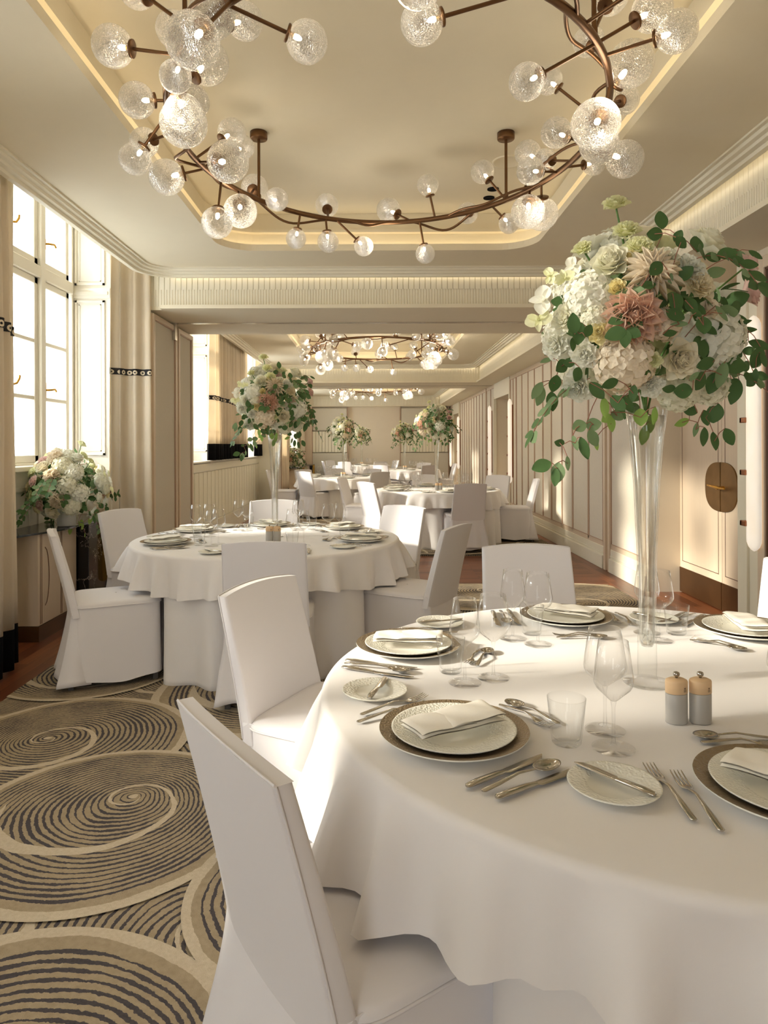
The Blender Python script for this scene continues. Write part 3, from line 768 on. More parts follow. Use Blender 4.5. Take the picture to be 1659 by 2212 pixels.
ARMS=[(216,-1.109,-0.761,0.04,0.081),(225,-0.986,-0.833,0.22,0.072),(225,-0.643,-1.046,-0.013,0.083),(219,-0.889,-0.674,0.159,0.073),(226,-0.564,-0.842,0.088,0.07),(198,-0.837,-0.317,0.22,0.1),(236,-0.309,-0.992,-0.081,0.075),(198,-1.117,-0.455,-0.023,0.078),(196,-0.87,-0.6,-0.194,0.1),(184,-1.25,0.047,0.011,0.074),(193,-1.174,-0.315,-0.226,0.073),(164,-1.217,0.322,-0.062,0.098),(168,-0.825,0.084,-0.075,0.109),(170,-0.857,0.339,0.193,0.078),(165,-0.842,0.589,0.219,0.069),(156,-0.966,0.443,-0.278,0.09),(148,-0.842,0.504,-0.191,0.097),(143,-0.85,1.038,0.144,0.089),(136,-0.657,0.702,-0.053,0.071),(111,-0.399,1.427,0.163,0.083),(122,-0.586,1.111,-0.171,0.068),(112,-0.378,1.215,-0.162,0.073),(108,-0.134,1.242,-0.186,0.067),(79,0.042,1.386,0.113,0.086),(70,0.307,1.199,0.22,0.073),(76,0.293,1.268,-0.233,0.067),(298,0.1,-1.157,-0.113,0.073),(56,0.584,1.236,0.039,0.073),(42,0.637,0.927,0.201,0.075),(48,0.817,0.974,-0.118,0.066),(32,0.857,0.604,-0.168,0.1),(27,0.962,0.695,-0.151,0.099),(19,0.81,0.326,-0.034,0.077),(20,0.845,0.548,0.16,0.076),(12,0.932,0.484,0.09,0.067),(3,0.86,-0.031,0.018,0.077),(320,0.51,-0.933,-0.199,0.068),(352,0.788,-0.154,0.22,0.068),(328,0.883,-0.484,0.216,0.067),(339,1.035,-0.569,0.068,0.097),(344,1.143,-0.211,0.092,0.067),(345,0.862,-0.639,-0.222,0.102),(4,1.244,0.071,-0.075,0.096),(16,1.188,0.4,0.037,0.066),(320,1.021,-0.833,0.13,0.079),(317,0.872,-0.793,0.215,0.073),(196,-0.897,-0.338,0.028,0.075),(211,-0.856,-0.651,-0.178,0.08),(223,-0.807,-0.937,-0.176,0.06),(238,-0.656,-1.273,-0.24,0.089),(245,-0.536,-1.4,0.098,0.08),(263,-0.159,-1.512,-0.126,0.083),(273,0.061,-1.568,-0.248,0.072),(284,0.264,-1.308,0.095,0.084),(298,0.554,-1.251,0.014,0.067),(313,0.885,-1.14,0.04,0.061),(325,1.085,-0.904,0.006,0.078),(336,0.919,-0.508,-0.246,0.085)]
HEADS=[('dahlia','coral',-0.11,-0.21,-0.035,0.075),('hydrangea','peach',-0.125,-0.177,-0.143,0.074),('rose','cream',0.008,-0.179,-0.128,0.048),('hydrangea','white',0.141,-0.122,-0.066,0.085),('spiky','peach',-0.065,-0.191,0.062,0.066),('hydrangea','white',-0.204,-0.152,0.035,0.063),('lisianthus','white',0.038,-0.158,0.088,0.043),('rose','ivory',-0.145,-0.153,0.104,0.049),('lisianthus','lemon',-0.073,-0.143,0.143,0.037),('lisianthus','lemon',-0.077,-0.069,0.208,0.036),('lisianthus','lemon',-0.095,-0.042,0.286,0.033),('lisianthus','lemon',-0.18,-0.042,0.171,0.027),('orchid','white',-0.294,-0.1,0.028,0.036),('orchid','lemon',-0.307,-0.1,-0.021,0.032),('orchid','lemon',-0.28,-0.1,0.088,0.022),('orchid','lemon',-0.242,-0.1,0.082,0.025),('orchid','white',-0.219,-0.1,0.113,0.025),('rose','ivory',0.138,-0.042,0.183,0.051),('rose','pink',0.243,-0.042,0.052,0.039),('rose','pink',0.247,-0.042,0.129,0.029),('lisianthus','white',-0.25,-0.042,-0.072,0.038),('lisianthus','white',-0.204,-0.137,-0.112,0.037),('lisianthus','white',-0.192,-0.042,-0.181,0.042),('rose','lemon',-0.059,-0.191,-0.133,0.021),('lisianthus','white',-0.049,-0.152,-0.188,0.031),('hydrangea','ivory',0.057,-0.091,-0.212,0.053),('hydrangea','ivory',0.164,-0.042,-0.193,0.05),('lisianthus','apricot',0.061,-0.164,0.047,0.04),('hydrangea','peach',-0.035,-0.208,-0.049,0.04),('lisianthus','yellow',-0.183,-0.18,-0.064,0.029),('rose','yellow',-0.143,-0.19,0.035,0.024),('lisianthus','ivory',-0.241,-0.108,-0.02,0.036),('hydrangea','ivory',-0.193,-0.176,-0.027,0.036),('rose','yellow',-0.103,-0.159,0.116,0.022),('lisianthus','ivory',-0.014,-0.159,0.116,0.031),('rose','peach',0.084,-0.163,-0.007,0.028),('hydrangea','white',0.156,0.026,-0.174,0.065),('rose','cream',-0.056,0.155,-0.16,0.05),('lisianthus','apricot',0.125,0.13,-0.145,0.042),('hydrangea','ivory',-0.164,0.103,-0.129,0.07),('lisianthus','pink',0.016,0.196,-0.112,0.04),('rose','white',0.196,0.085,-0.094,0.048),('dahlia','peach',-0.122,0.177,-0.076,0.062),('lisianthus','lemon',0.107,0.192,-0.057,0.04),('hydrangea','white',-0.219,0.072,-0.037,0.065),('rose','cream',-0.04,0.219,-0.018,0.05),('lisianthus','apricot',0.183,0.14,0.002,0.042),('hydrangea','ivory',-0.173,0.15,0.022,0.07),('lisianthus','pink',0.054,0.214,0.041,0.04),('rose','white',0.219,0.057,0.06,0.048),('dahlia','peach',-0.091,0.192,0.079,0.062),('lisianthus','lemon',0.128,0.163,0.098,0.04),('hydrangea','white',-0.181,0.091,0.115,0.065),('rose','cream',-0.003,0.185,0.132,0.05),('lisianthus','apricot',0.159,0.086,0.148,0.042),('hydrangea','ivory',-0.106,0.126,0.163,0.07),('lisianthus','pink',0.059,0.137,0.176,0.04),('rose','white',-0.136,0.031,0.189,0.048),('dahlia','peach',-0.033,0.114,0.2,0.062),('lisianthus','lemon',0.076,0.071,0.209,0.04),('hydrangea','white',-0.071,0.051,0.218,0.065),('rose','cream',0.01,0.066,0.224,0.05)]
SPRIGS=[((-0.15,-0.08,-0.201),[(-0.209,-0.107,-0.286,0.037,200,0.9,1),(-0.173,-0.105,-0.282,0.039,10,0.85,1),(-0.177,-0.114,-0.316,0.048,-60,0.6,1),(-0.201,-0.121,-0.341,0.059,-70,0.42,0),(-0.222,-0.117,-0.328,0.039,-75,0.4,1),(-0.261,-0.117,-0.327,0.027,170,0.8,0),(-0.309,-0.132,-0.384,0.05,200,0.72,0),(-0.27,-0.137,-0.4,0.05,-90,0.7,1),(-0.245,-0.131,-0.378,0.039,-80,0.4,1),(-0.277,-0.14,-0.411,0.045,-95,0.5,0)]),((-0.203,-0.08,-0.096),[(-0.297,-0.038,-0.192,0.05,-120,0.5,1),(-0.283,-0.011,-0.204,0.056,-110,0.55,1),(-0.249,-0.027,-0.173,0.046,-100,0.85,0),(-0.25,-0.005,-0.218,0.054,-90,0.6,0),(-0.243,-0.073,-0.133,0.042,-140,0.85,0),(-0.224,-0.142,-0.161,0.038,-110,0.8,0),(-0.238,-0.121,-0.13,0.03,180,0.8,0),(-0.271,-0.028,-0.113,0.036,200,0.4,1)]),((-0.146,-0.12,-0.09),[(-0.253,-0.214,-0.05,0.05,100,0.62,0),(-0.237,-0.203,-0.072,0.054,-100,0.6,0),(-0.229,-0.246,-0.072,0.036,60,0.6,0),(-0.25,-0.195,-0.096,0.033,-90,0.6,0)]),((-0.046,-0.127,0.091),[(0.006,-0.083,0.233,0.054,90,0.62,0),(-0.041,-0.158,0.175,0.038,180,0.85,0),(0.013,-0.164,0.168,0.031,60,0.75,0),(0.008,-0.189,0.145,0.035,-45,0.8,0),(0.07,-0.134,0.157,0.043,90,0.95,0),(-0.076,-0.25,0.068,0.042,-135,0.75,0),(-0.09,-0.244,0.032,0.036,10,0.6,0),(-0.036,-0.234,0.047,0.03,-90,0.4,1)]),((0.084,-0.091,0.088),[(0.188,-0.051,0.153,0.047,180,0.6,0),(0.234,-0.022,0.151,0.043,-90,0.9,1),(0.259,-0.019,0.108,0.056,-60,0.75,0),(0.229,-0.014,0.167,0.046,-20,0.5,0),(0.281,-0.016,0.163,0.048,-25,0.25,0)]),((0.159,-0.08,-0.096),[(0.254,-0.08,-0.082,0.054,-20,0.5,0),(0.247,-0.08,-0.114,0.056,-100,0.8,0),(0.224,-0.08,-0.044,0.047,0,0.35,0),(0.213,-0.08,-0.026,0.042,15,0.35,0),(0.243,-0.08,-0.161,0.04,-90,0.4,0),(0.264,-0.08,-0.12,0.042,-60,0.6,0)]),((0.062,-0.089,-0.144),[(0.17,-0.113,-0.135,0.071,-10,0.75,0),(0.13,-0.136,-0.163,0.066,-100,0.45,1),(0.119,-0.115,-0.181,0.057,-110,0.65,0),(0.061,-0.198,-0.142,0.044,200,0.8,0),(0.059,-0.174,-0.181,0.051,-120,0.75,0),(0.008,-0.198,-0.206,0.041,180,0.95,0),(0.222,-0.023,-0.197,0.068,-110,0.5,0),(-0.024,-0.196,-0.201,0.037,180,0.6,0),(0.026,-0.216,-0.174,0.032,40,0.4,1)]),((0.078,-0.08,-0.213),[(0.174,-0.015,-0.251,0.053,-100,0.8,0),(0.087,-0.06,-0.245,0.04,160,0.7,0),(0.133,-0.038,-0.313,0.05,-90,0.6,0),(0.172,-0.015,-0.324,0.051,-90,0.55,0),(0.207,-0.021,-0.313,0.051,-60,0.6,0),(0.088,-0.013,-0.275,0.044,200,0.5,2),(0.118,-0.026,-0.294,0.041,-110,0.35,1),(0.151,-0.012,-0.263,0.044,-70,0.6,0)]),((-0.051,-0.08,-0.201),[(-0.136,-0.076,-0.239,0.054,-80,0.55,2),(-0.106,-0.039,-0.278,0.045,-80,0.5,2),(-0.132,-0.162,-0.232,0.047,-50,0.7,0),(-0.102,-0.142,-0.235,0.045,-60,0.6,0),(-0.041,-0.067,-0.263,0.045,-90,0.8,2),(-0.023,-0.108,-0.261,0.046,-100,0.5,2),(0.002,-0.022,-0.279,0.048,-95,0.45,2),(-0.013,-0.016,-0.308,0.053,-95,0.6,2),(-0.109,-0.198,-0.212,0.041,-95,0.5,0),(-0.093,-0.045,-0.258,0.036,-30,0.8,1),(-0.141,-0.027,-0.332,0.031,-80,0.4,2),(-0.113,-0.025,-0.264,0.036,-150,0.7,2),(-0.178,-0.147,-0.201,0.052,-50,0.6,0),(-0.165,-0.202,-0.189,0.043,200,0.6,0)]),((0.042,-0.134,-0.07),[(-0.038,-0.268,-0.012,0.044,-60,0.75,0),(0.009,-0.239,-0.014,0.038,-40,0.8,0),(0.03,-0.254,-0.062,0.042,-90,0.85,0),(-0.038,-0.264,-0.04,0.048,-20,0.6,0),(-0.025,-0.254,-0.059,0.038,180,0.35,1),(0.097,-0.204,-0.026,0.05,-45,0.2,1),(0.012,-0.256,-0.034,0.031,150,0.5,0),(-0.047,-0.255,-0.08,0.036,10,0.5,0)])]
# ================================================================== CHANDELIERS
def unit_meshes():
    g = MB(); g.ball((0, 0, 0), 1, 28, 20); gm = g.mesh('globe', M['globe'])
    b = MB(); b.ball((0, 0, 0), 1, 10, 8, sc=(.8, .8, 1.5)); bm_ = b.mesh('bulb', M['bulb'])
    c = MB(); c.lathe([(0, .02), (.40, .02), (.44, -.03), (.44, -.11), (.40, -.13), (0, -.13)], 20); cm = c.mesh('cap', M['ring'])
    s = MB(); s.lathe([(.0, .22), (.12, .22), (.14, 0), (.14, -.05)], 12); sm_ = s.mesh('socket', M['brass'])
    return gm, bm_, cm, sm_
GM, BM, CM, SM = unit_meshes()
EA, EB = 1.05, 1.31
def make_chandelier():
    t = thing('chandelier', 'chandelier', 'chandelier')
    r = MB(); r.tube([(EA*math.cos(2*PI*i/120), EB*math.sin(2*PI*i/120), 0) for i in range(120)], .0165, 12, True); r.build('ring', M['ring'], t)
    rnd = random.Random(5)
    for k in range(13):
        a0 = k*27.7+rnd.uniform(-4, 4); a1 = a0+rnd.uniform(24, 38); P = []
        dr = rnd.choice([-.10, .09, .12, -.07]); dz = rnd.uniform(-.05, .06); fq = rnd.choice([1, 1, 2])
        for i in range(19):
            u = i/18; a = R_(a0+(a1-a0)*u); s = math.sin(PI*u); wv = math.sin(PI*u*fq)
            P.append(((EA+dr*wv)*math.cos(a), (EB+dr*wv)*math.sin(a), dz*s+.012*math.sin(PI*3*u)))
        b = MB(); b.tube(P, .0085, 8); b.build('curved_branch', M['ring'], t)
    for a in (42, 139, -42, -139):
        x, y = EA*math.cos(R_(a)), EB*math.sin(R_(a)); b = MB(); b.tube([(x, y, 0), (x, y, .42)], .0095, 10); b.tube([(x, y, 0), (x, y, .035)], .014, 10); o = b.build('drop_rod', M['ring'], t)
        c = MB(); c.lathe([(0, .385), (.052, .385), (.055, .39), (.055, .428), (0, .428)], 28, (x, y, 0)); c.build('ceiling_cap', M['ring'], t)
    for (a, gx, gy, gz, gr) in ARMS:
        x, y = EA*math.cos(R_(a)), EB*math.sin(R_(a)); A = Vector((x, y, 0)); G = Vector((gx, gy, gz)); d = (G-A); L = d.length; d.normalize()
        if L < gr*1.25: G = A+d*gr*1.3; L = gr*1.3
        E_ = G-d*gr*.93
        m_ = MB(); m_.tube([A, E_], .0075, 8); arm = m_.build('arm', M['ring'], t)
        q = d.to_track_quat('Z', 'Y').to_euler()
        for nm, me, sc, pos, rt in (('globe', GM, gr, G, (rnd.uniform(0, 6), rnd.uniform(0, 6), 0)), ('cap', CM, gr, E_, q), ('bulb', BM, gr*.17, G-d*gr*.52, q), ('socket', SM, gr, G-d*gr*.9, q)):
            o = link(nm, me, arm); o.location = pos; o.scale = (sc,)*3; o.rotation_euler = rt
    return t
ch = make_chandelier()
for (x, y, lab) in ((.07, 3.52, 'nearest oval bronze chandelier of crackle-glass globes, cut by the top edge'), (.07, 11.24, 'middle oval bronze chandelier seen beneath the near beam'), (.07, 18.96, 'farthest oval bronze chandelier seen beneath the second beam')):
    put(ch, (x, y, 2.95), 0, lab, 'globe chandeliers')
    pw = POINTW[0 if y < 5 else 1 if y < 12 else 2]
    for a in range(6):                           # the light the globes give
        l = bpy.data.lights.new('globe_light', 'POINT'); l.energy = pw; l.color = (1, .88, .70); l.shadow_soft_size = .1
        o = bpy.data.objects.new('globe_light', l); COL.objects.link(o); an = R_(a*60+30); o.location = (x+EA*1.0*math.cos(an), y+EB*1.0*math.sin(an), 2.80)

# ================================================================== CHAIRS
def make_chair():
    t = thing('banquet_chair', 'chair', 'chair')
    # seat and skirt: one loft of rounded-square rings, origin on the floor under the seat centre, facing +y
    def ring(z, hw, yf, yb, e, amp, ph, rows=96, hem=0):
        out = []
        for j in range(rows):
            a = 2*PI*j/rows; c, s = math.cos(a), math.sin(a)
            k = (abs(c)**e+abs(s)**e)**(-1/e); x = hw*c*k; y = (yf if s > 0 else yb)*s*k
            wv = amp*(math.sin(3*a+ph)+.6*math.sin(7*a+1.3*ph)+.5*math.sin(11*a))
            q = 1+wv/.25
            zz = z+hem*(.5-.5*math.cos(4*(a-PI/4)+PI)) if hem else z
            out.append((x*q, y*q*(1 if s < 0 else 1), zz))
        return out
    sk = MB(); rows = []
    for i in range(15):
        u = i/14; z = .452-u*.427
        fl = u**1.5
        rows.append(ring(z, .232+.022*fl, .235+.012*fl, -.0+.235+.055*fl, 9-2.5*u, .0035*u, 1.0, hem=.022*u if u > .7 else 0))
    sk.grid(rows, True); sk.build('skirt', M['cover'], t)
    se = MB(); rows = [ring(.451, .236, .239, .236, 9, 0, 0), ring(.466, .235, .238, .236, 9, 0, 0), ring(.476, .224, .227, .226, 8, 0, 0), ring(.480, .20, .20, .20, 7, 0, 0), ring(.483, .10, .10, .10, 5, 0, 0), ring(.484, .005, .005, .005, 3, 0, 0)]
    se.grid(rows, True); se.build('seat', M['cover'], t)
    # welt along the seat edge
    w_ = MB(); w_.tube([(p[0]*1.0, p[1], .455) for p in ring(.455, .2375, .2405, .237, 9, 0, 0)], .0032, 6, True); w_.build('seat_piping', M['cover'], t)
    # back: loft through height, front and back faces, gently curved in plan with a crowned top
    b = MB(); N = 22; rows = []
    H = 26
    for i in range(H+1):
        u = i/H; z = .40+u*.465
        yc = -.232-.115*u**1.15; hw = .224-.012*u; th = .023-.006*u
        row = []
        for j in range(N+1):
            v = -1+2*j/N; row.append((hw*v, yc+th+.018*v*v-.012, z+.014*(1-v*v)*u**6))
        for j in range(N+1):
            v = 1-2*j/N; row.append((hw*v, yc-th+.018*v*v-.012, z+.014*(1-v*v)*u**6))
        rows.append(row)
    b.grid(rows, True)
    top = rows[-1]; n = N+1
    b.add(top, [(j, j+1, 2*n-2-j, 2*n-1-j) for j in range(n-1)], 0, True)
    ob = b.build('backrest', M['cover'], t); bev(ob, .009, 3, 50)
    # seams up both rear edges and along the top
    s = MB()
    for sg in (-1, 1):
        s.tube([(r_[(n if sg > 0 else 2*n-1)][0]*1.0, r_[(n if sg > 0 else 2*n-1)][1]+.004, r_[n][2]) for r_ in rows[1:]], .0024, 5)
    s.tube([(p[0]*.99, p[1]+.003, p[2]+.001) for p in top[n:]], .0022, 5)
    s.build('back_piping', M['cover'], t)
    # rear panel of the cover falling to the floor
    p = MB(); rows = []
    for i in range(15):
        u = i/14; z = .47-u*.44; row = []
        hw = .222-.014*math.sin(PI*min(1, u*1.6))*(1-u)+.036*u**1.6
        for j in range(23):
            v = -1+2*j/22
            y = -.256-.012*math.sin(PI*u)*0-.075*u**1.4+.012*v*v+.010*u*math.cos(v*PI*3)
            row.append((hw*v, y, z+(.05*(1-v*v)**1.0*.6*u**3)))
        rows.append(row)
    # wrap to the sides
    for i, row in enumerate(rows):
        u = i/14; L_ = row[0]; R2 = row[-1]
        rows[i] = [(L_[0]+.012, -.15, L_[2])]+row+[(R2[0]-.012, -.15, R2[2])]
    p.grid(rows); o = p.build('rear_panel', M['cover'], t, fix=False); o.modifiers.new('thickness', 'SOLIDIFY').thickness = .003
    for x, y in ((-.2, -.255), (.2, -.255), (-.2, .2), (.2, .2)):
        l = MB(); l.box(x-.014, x+.014, y-.014, y+.014, 0, .30); l.build('leg', M['chairleg'], t)
    return t
chair = make_chair()
CH = [  # x, y, facing, table id, label
 (.025, 1.385, (.82, .57), 0, 'white covered chair in the left foreground, cut by the bottom edge'),
 (-.105, 2.318, (.893, -.45), 0, 'white covered chair on the left of the nearest table, right behind the foreground chair'),
 (.74, 3.01, (0, -1), 0, 'white covered chair at the far side of the nearest table facing the camera'),
 (1.62, 2.63, (-.7, -.71), 0, 'white covered chair barely visible at the right picture edge before the mirror'),
 (-.575, 3.85, (-.05, .998), 1, 'white covered chair at the near side of the second table, back squarely to the camera'),
 (-1.555, 4.155, (.90, .42), 1, 'white covered chair fully visible at far left beside the console'),
 (-1.64, 5.165, (.91, -.41), 1, 'white covered chair at the left rear of the second table before the marble pedestal'),
 (-.86, 5.84, (.1, -.99), 1, 'white covered chair at the far side of the second table behind its vase'),
 (.015, 5.295, (-.67, -.74), 1, 'brightly lit white covered chair at the right rear of the second table'),
 (.21, 4.37, (-.87, .49), 1, 'white covered chair seen edge-on at the right of the second table'),
 (1.155, 9.04, (-.2, .98), 2, 'white covered chair, back to camera, rightmost on the near side of the third table'),
 (2.0, 9.95, (-.99, .08), 2, 'white covered chair standing nearest the right wall panels'),
 (1.79, 10.85, (-.64, -.77), 2, 'sunlit white covered chair at the right rear of the third table by the doorway'),
 (.18, 9.38, (.84, .54), 2, 'white covered chair with its back to the camera at the left of the third table'),
 (-.15, 10.38, (.97, -.25), 2, 'white covered chair seen side-on left of the third table between two others'),
 (.85, 11.05, (0, -1), 2, 'white covered chair at the far side of the third table behind its glasses'),
 (-.08, 12.92, (-.6, .8), 3, 'grey-looking covered chair at the right front of the fourth table'),
 (-1.07, 13.17, (.7, .71), 3, 'white covered chair, back to camera, at the left front of the fourth table'),
 (-1.30, 14.55, (.64, -.77), 3, 'white covered chair just behind the left front chair of the fourth table'),
 (-1.78, 13.87, (1, 0), 3, 'white covered chair farthest left at the fourth table, seat towards the table'),
 (-.18, 14.75, (-.45, -.89), 3, 'pale covered chair at the right rear of the fourth table facing the camera'),
 (-.80, 14.95, (.15, -.99), 3, 'pale covered chair at the far side of the fourth table behind the vase'),
 (.36, 17.1, (.55, .83), 4, 'grey-looking covered chair at the left front of the fifth table'),
 (1.2, 17.0, (-.45, .89), 4, 'grey-looking covered chair at the right front of the fifth table'),
 (1.80, 18.1, (-.98, -.1), 4, 'white covered chair seen edge-on right of the fifth table near the panelled wall'),
 (1.25, 18.85, (-.45, -.89), 4, 'pale covered chair at the right rear of the fifth table'),
 (.35, 18.8, (.45, -.89), 4, 'pale covered chair at the left rear of the fifth table'),
 (.05, 20.95, (-.45, .89), 5, 'grey-looking covered chair at the right front of the farthest table'),
 (-.75, 20.9, (.35, .93), 5, 'grey-looking covered chair at the left front of the farthest table'),
 (-1.25, 21.6, (.95, .2), 5, 'covered chair at the left side of the farthest table, nearer one'),
 (-1.15, 22.3, (.8, -.6), 5, 'covered chair at the left rear of the farthest table'),
 (.42, 22.2, (-.9, -.4), 5, 'pale covered chair at the right rear of the farthest table'),
]
TBL = [(.765, 1.81), (-.73, 4.74), (.90, 9.88), (-.61, 13.85), (.82, 18.0), (-.38, 21.75)]
TN = ['nearest table', 'second table', 'third table', 'fourth table', 'fifth table', 'farthest table']
for (x, y, f, ti, lab) in CH: put(chair, (x, y, .0255 if (y < 6.79 or 8.62 < y < 14.2 or y > 16.2) else 0), math.atan2(f[1], f[0])-PI/2, lab, 'white covered banquet chairs')

# ================================================================== TABLES
ZTOP = .76
def cloth_top(R, drop, seed, amp=.03, n=288):
    rnd = random.Random(seed); ph = [rnd.uniform(0, 6.28) for _ in range(6)]; rows = []
    def wv(a):
        q = .5+.5*math.sin(26*a+ph[0]+1.3*math.sin(3*a+ph[3])); p_ = .5+.5*math.sin(37*a+ph[1]+.8*math.sin(2*a))
        return .9*q**2.2+.35*p_**2+.3*math.sin(4*a+ph[2])-.25
    def lowz(a): return .5+.5*math.sin(4*a+ph[4])
    for r in (0.001, .3, .6, R-.06, R-.02): rows.append([(r*math.cos(2*PI*j/n), r*math.sin(2*PI*j/n), 0) for j in range(n)])
    for k in range(1, 5):
        b = PI/2*k/4; rows.append([((R-.02+.02*math.sin(b))*math.cos(2*PI*j/n), (R-.02+.02*math.sin(b))*math.sin(2*PI*j/n), -.02+.02*math.cos(b)) for j in range(n)])
    K = 14
    for k in range(1, K+1):
        u = k/K; row = []
        for j in range(n):
            a = 2*PI*j/n; D = drop+.055*lowz(a); r = R+.012*u+(amp*wv(a)+.012)*u**.8
            row.append((r*math.cos(a), r*math.sin(a), -.02-(D-.02)*u))
        rows.append(row)
    return rows
def underlay(R, dents, seed, n=288):
    rnd = random.Random(seed); ph = [rnd.uniform(0, 6.28) for _ in range(4)]; rows = []
    K = 18
    for k in range(K+1):
        u = k/K; z = -.008-(ZTOP-.02)*u; row = []
        for j in range(n):
            a = 2*PI*j/n; s = min(1, u*1.4)
            r = R-.012+.006*u+.05*u*(.6*math.sin(15*a+ph[0]+.8*math.sin(3*a))+.4*math.sin(19*a+ph[1])+.3*math.sin(5*a+ph[2]))
            for da, dep in dents:
                dd = (a-da+PI) % (2*PI)-PI; zf = min(1, max(0, (.62-(z+ZTOP))/.12)); r -= dep*math.exp(-(dd/.27)**4)*zf
            row.append((r*math.cos(a), r*math.sin(a), z))
        rows.append(row)
    return rows
for i, (tx, ty) in enumerate(TBL):
    n = 288 if i < 3 else 160
    dents = []
    for (x, y, f, ti, lab) in CH:
        if ti == i:
            d = math.hypot(x-tx, y-ty); need = .90-(d-.25)
            if need > 0: dents.append((math.atan2(y-ty, x-tx), min(need, .3)))
    fl = .0265
    t = thing('round_table', 'round banquet table hidden beneath the white cloths of the %s' % TN[i], 'table', (tx, ty, 0))
    m = MB(); m.lathe([(0, .735), (.86, .735), (.87, .742), (.86, .75), (0, .75)], 48); m.build('tabletop', M['beech'], t)
    m = MB(); m.lathe([(0, fl), (.32, fl), (.30, fl+.03), (.05, .07), (.045, .73), (0, .735)], 24); m.build('pedestal', M['chairleg'], t)
    o = MB().grid(underlay(.89, dents, 20+i, n), True).build('table_skirt', M['cloth'], fix=False); o.location = (tx, ty, ZTOP)
    tag(o, 'floor-length white under-cloth of the %s' % TN[i], 'tablecloth', 'floor-length under-cloths'); o.modifiers.new('t', 'SOLIDIFY').thickness = .002
    o = MB().grid(cloth_top(.905, .185, 40+i, .072, n), True).build('tablecloth', M['cloth'], fix=False); o.location = (tx, ty, ZTOP)
    tag(o, 'short white top cloth draped over the %s' % TN[i], 'tablecloth', 'short white top cloths')

# ================================================================== TABLEWARE
def make_charger():
    m = MB(); top = [(0, .004), (.085, .004), (.10, .006), (.128, .014), (.152, .021), (.160, .023)]; bot = [(.160, .023), (.1605, .021), (.158, .019), (.125, .009), (.10, .001), (.095, 0), (0, 0)]
    t = thing('charger_plate', 'c', 'charger plate'); m.lathe(top, 64); m.build('textured_top', M['chargertop'], t); m = MB(); m.lathe(bot, 64); m.build('porcelain_underside', M['porc'], t); return t
def make_plate(R, r0, mt, nm, cat, h=.02):
    m = MB(); m.lathe([(0, .0045), (r0*.9, .0045), (r0, .0075), (r0*1.08, .009), ((r0+R)/2, .013), (R-.003, h-.001), (R, h), (R+.0008, h-.0015), (R-.002, h-.004), ((r0+R)/2, .008), (r0*.95, 0.002), (r0*.9, 0), (0, 0)], 64)
    return tag(m.build(nm, M[mt]), 'p', cat)
def make_wine(R, h, hb, rim, nm='wine_glass'):
    t = thing(nm, 'g', 'wine glass'); zs = h-hb
    m = MB(); m.lathe([(0.004, zs), (.010, zs+.004), (R*.55, zs+.016), (R*.86, zs+.028), (R*.98, zs+.038), (R, zs+.045), (R*.985, zs+.053), (R*.985+(rim-R*.985)*.5, zs+.053+(h-zs-.053)*.5), (rim, h), (rim-.0007, h)], 40); m.build('bowl', M['glass'], t)
    m = MB(); m.lathe([(.006, zs), (.0038, zs-.012), (.0032, zs*.5), (.0042, .010), (.008, .005)], 16); m.build('stem', M['glass'], t)
    m = MB(); m.lathe([(0, .0), (.043, 0), (.0435, .0012), (.040, .002), (.014, .004), (.006, .008), (0, .009)], 40); m.build('foot', M['glassfoot'], t)
    return t
def make_tumbler():
    m = MB(); m.lathe([(0, 0), (.028, 0), (.0305, .003), (.0405, .096), (.0395, .0965), (.0395, .095), (.0285, .012), (.02, .008), (0, .0075)], 40)
    return tag(m.build('water_tumbler', M['tumbler']), 't', 'glass')
def blade(sec, n=14):
    """loft along y of superelliptic sections (y, halfwidth, thickness, z, x)"""
    rows = []
    for y, hw, th, z, x in sec:
        rows.append([(x+hw*math.cos(2*PI*j/n), y, z+th/2*math.sin(2*PI*j/n)) for j in range(n)])
    return rows
def capgrid(mb, rows, mi=0):
    mb.grid(rows, True, mi); mb.add(rows[0], [tuple(range(len(rows[0])))], mi); mb.add(rows[-1], [tuple(range(len(rows[0])))], mi)
def make_knife(L=.22, nm='table_knife', lab='knife'):
    t = thing(nm, lab, 'knife'); hl = L*.46
    m = MB(); capgrid(m, blade([(0, .004, .004, .006, 0), (.004, .0075, .007, .0065, 0), (hl*.3, .0088, .009, .007, 0), (hl*.8, .0075, .008, .006, 0), (hl, .006, .006, .005, 0)])); m.build('handle', M['steel'], t)
    m = MB(); capgrid(m, blade([(hl, .006, .004, .005, 0), (hl+.006, .0095, .0022, .005, .002), (L*.75, .0105, .0018, .005, .002), (L*.93, .0085, .0016, .005, .001), (L, .0015, .0012, .005, -.004)])); m.build('blade', M['steel'], t)
    return t
def make_spoon(L=.20, nm='table_spoon'):
    t = thing(nm, 's', 'spoon'); bl = L*.33
    m = MB(); capgrid(m, blade([(0, .003, .003, .005, 0), (.004, .0065, .004, .005, 0), (L*.2, .0062, .004, .008, 0), (L*.45, .0036, .004, .014, 0), (L-bl, .003, .0036, .010, 0), (L-bl+.004, .004, .003, .008, 0)])); m.build('handle', M['steel'], t)
    b = MB(); rows = []
    for i in range(9):
        v = i/8; row = []
        for j in range(24):
            a = 2*PI*j/24; k = 1+.10*math.sin(a)
            row.append((.021*v*math.cos(a)*(1-.12*math.sin(a)), L-bl/2+bl/2*v*math.sin(a), .0015+.0085*v**2.2))
        rows.append(row)
    b.grid(rows, True); o = b.build('bowl', M['steel'], t, fix=False); o.modifiers.new('t', 'SOLIDIFY').thickness = .0014
    return t
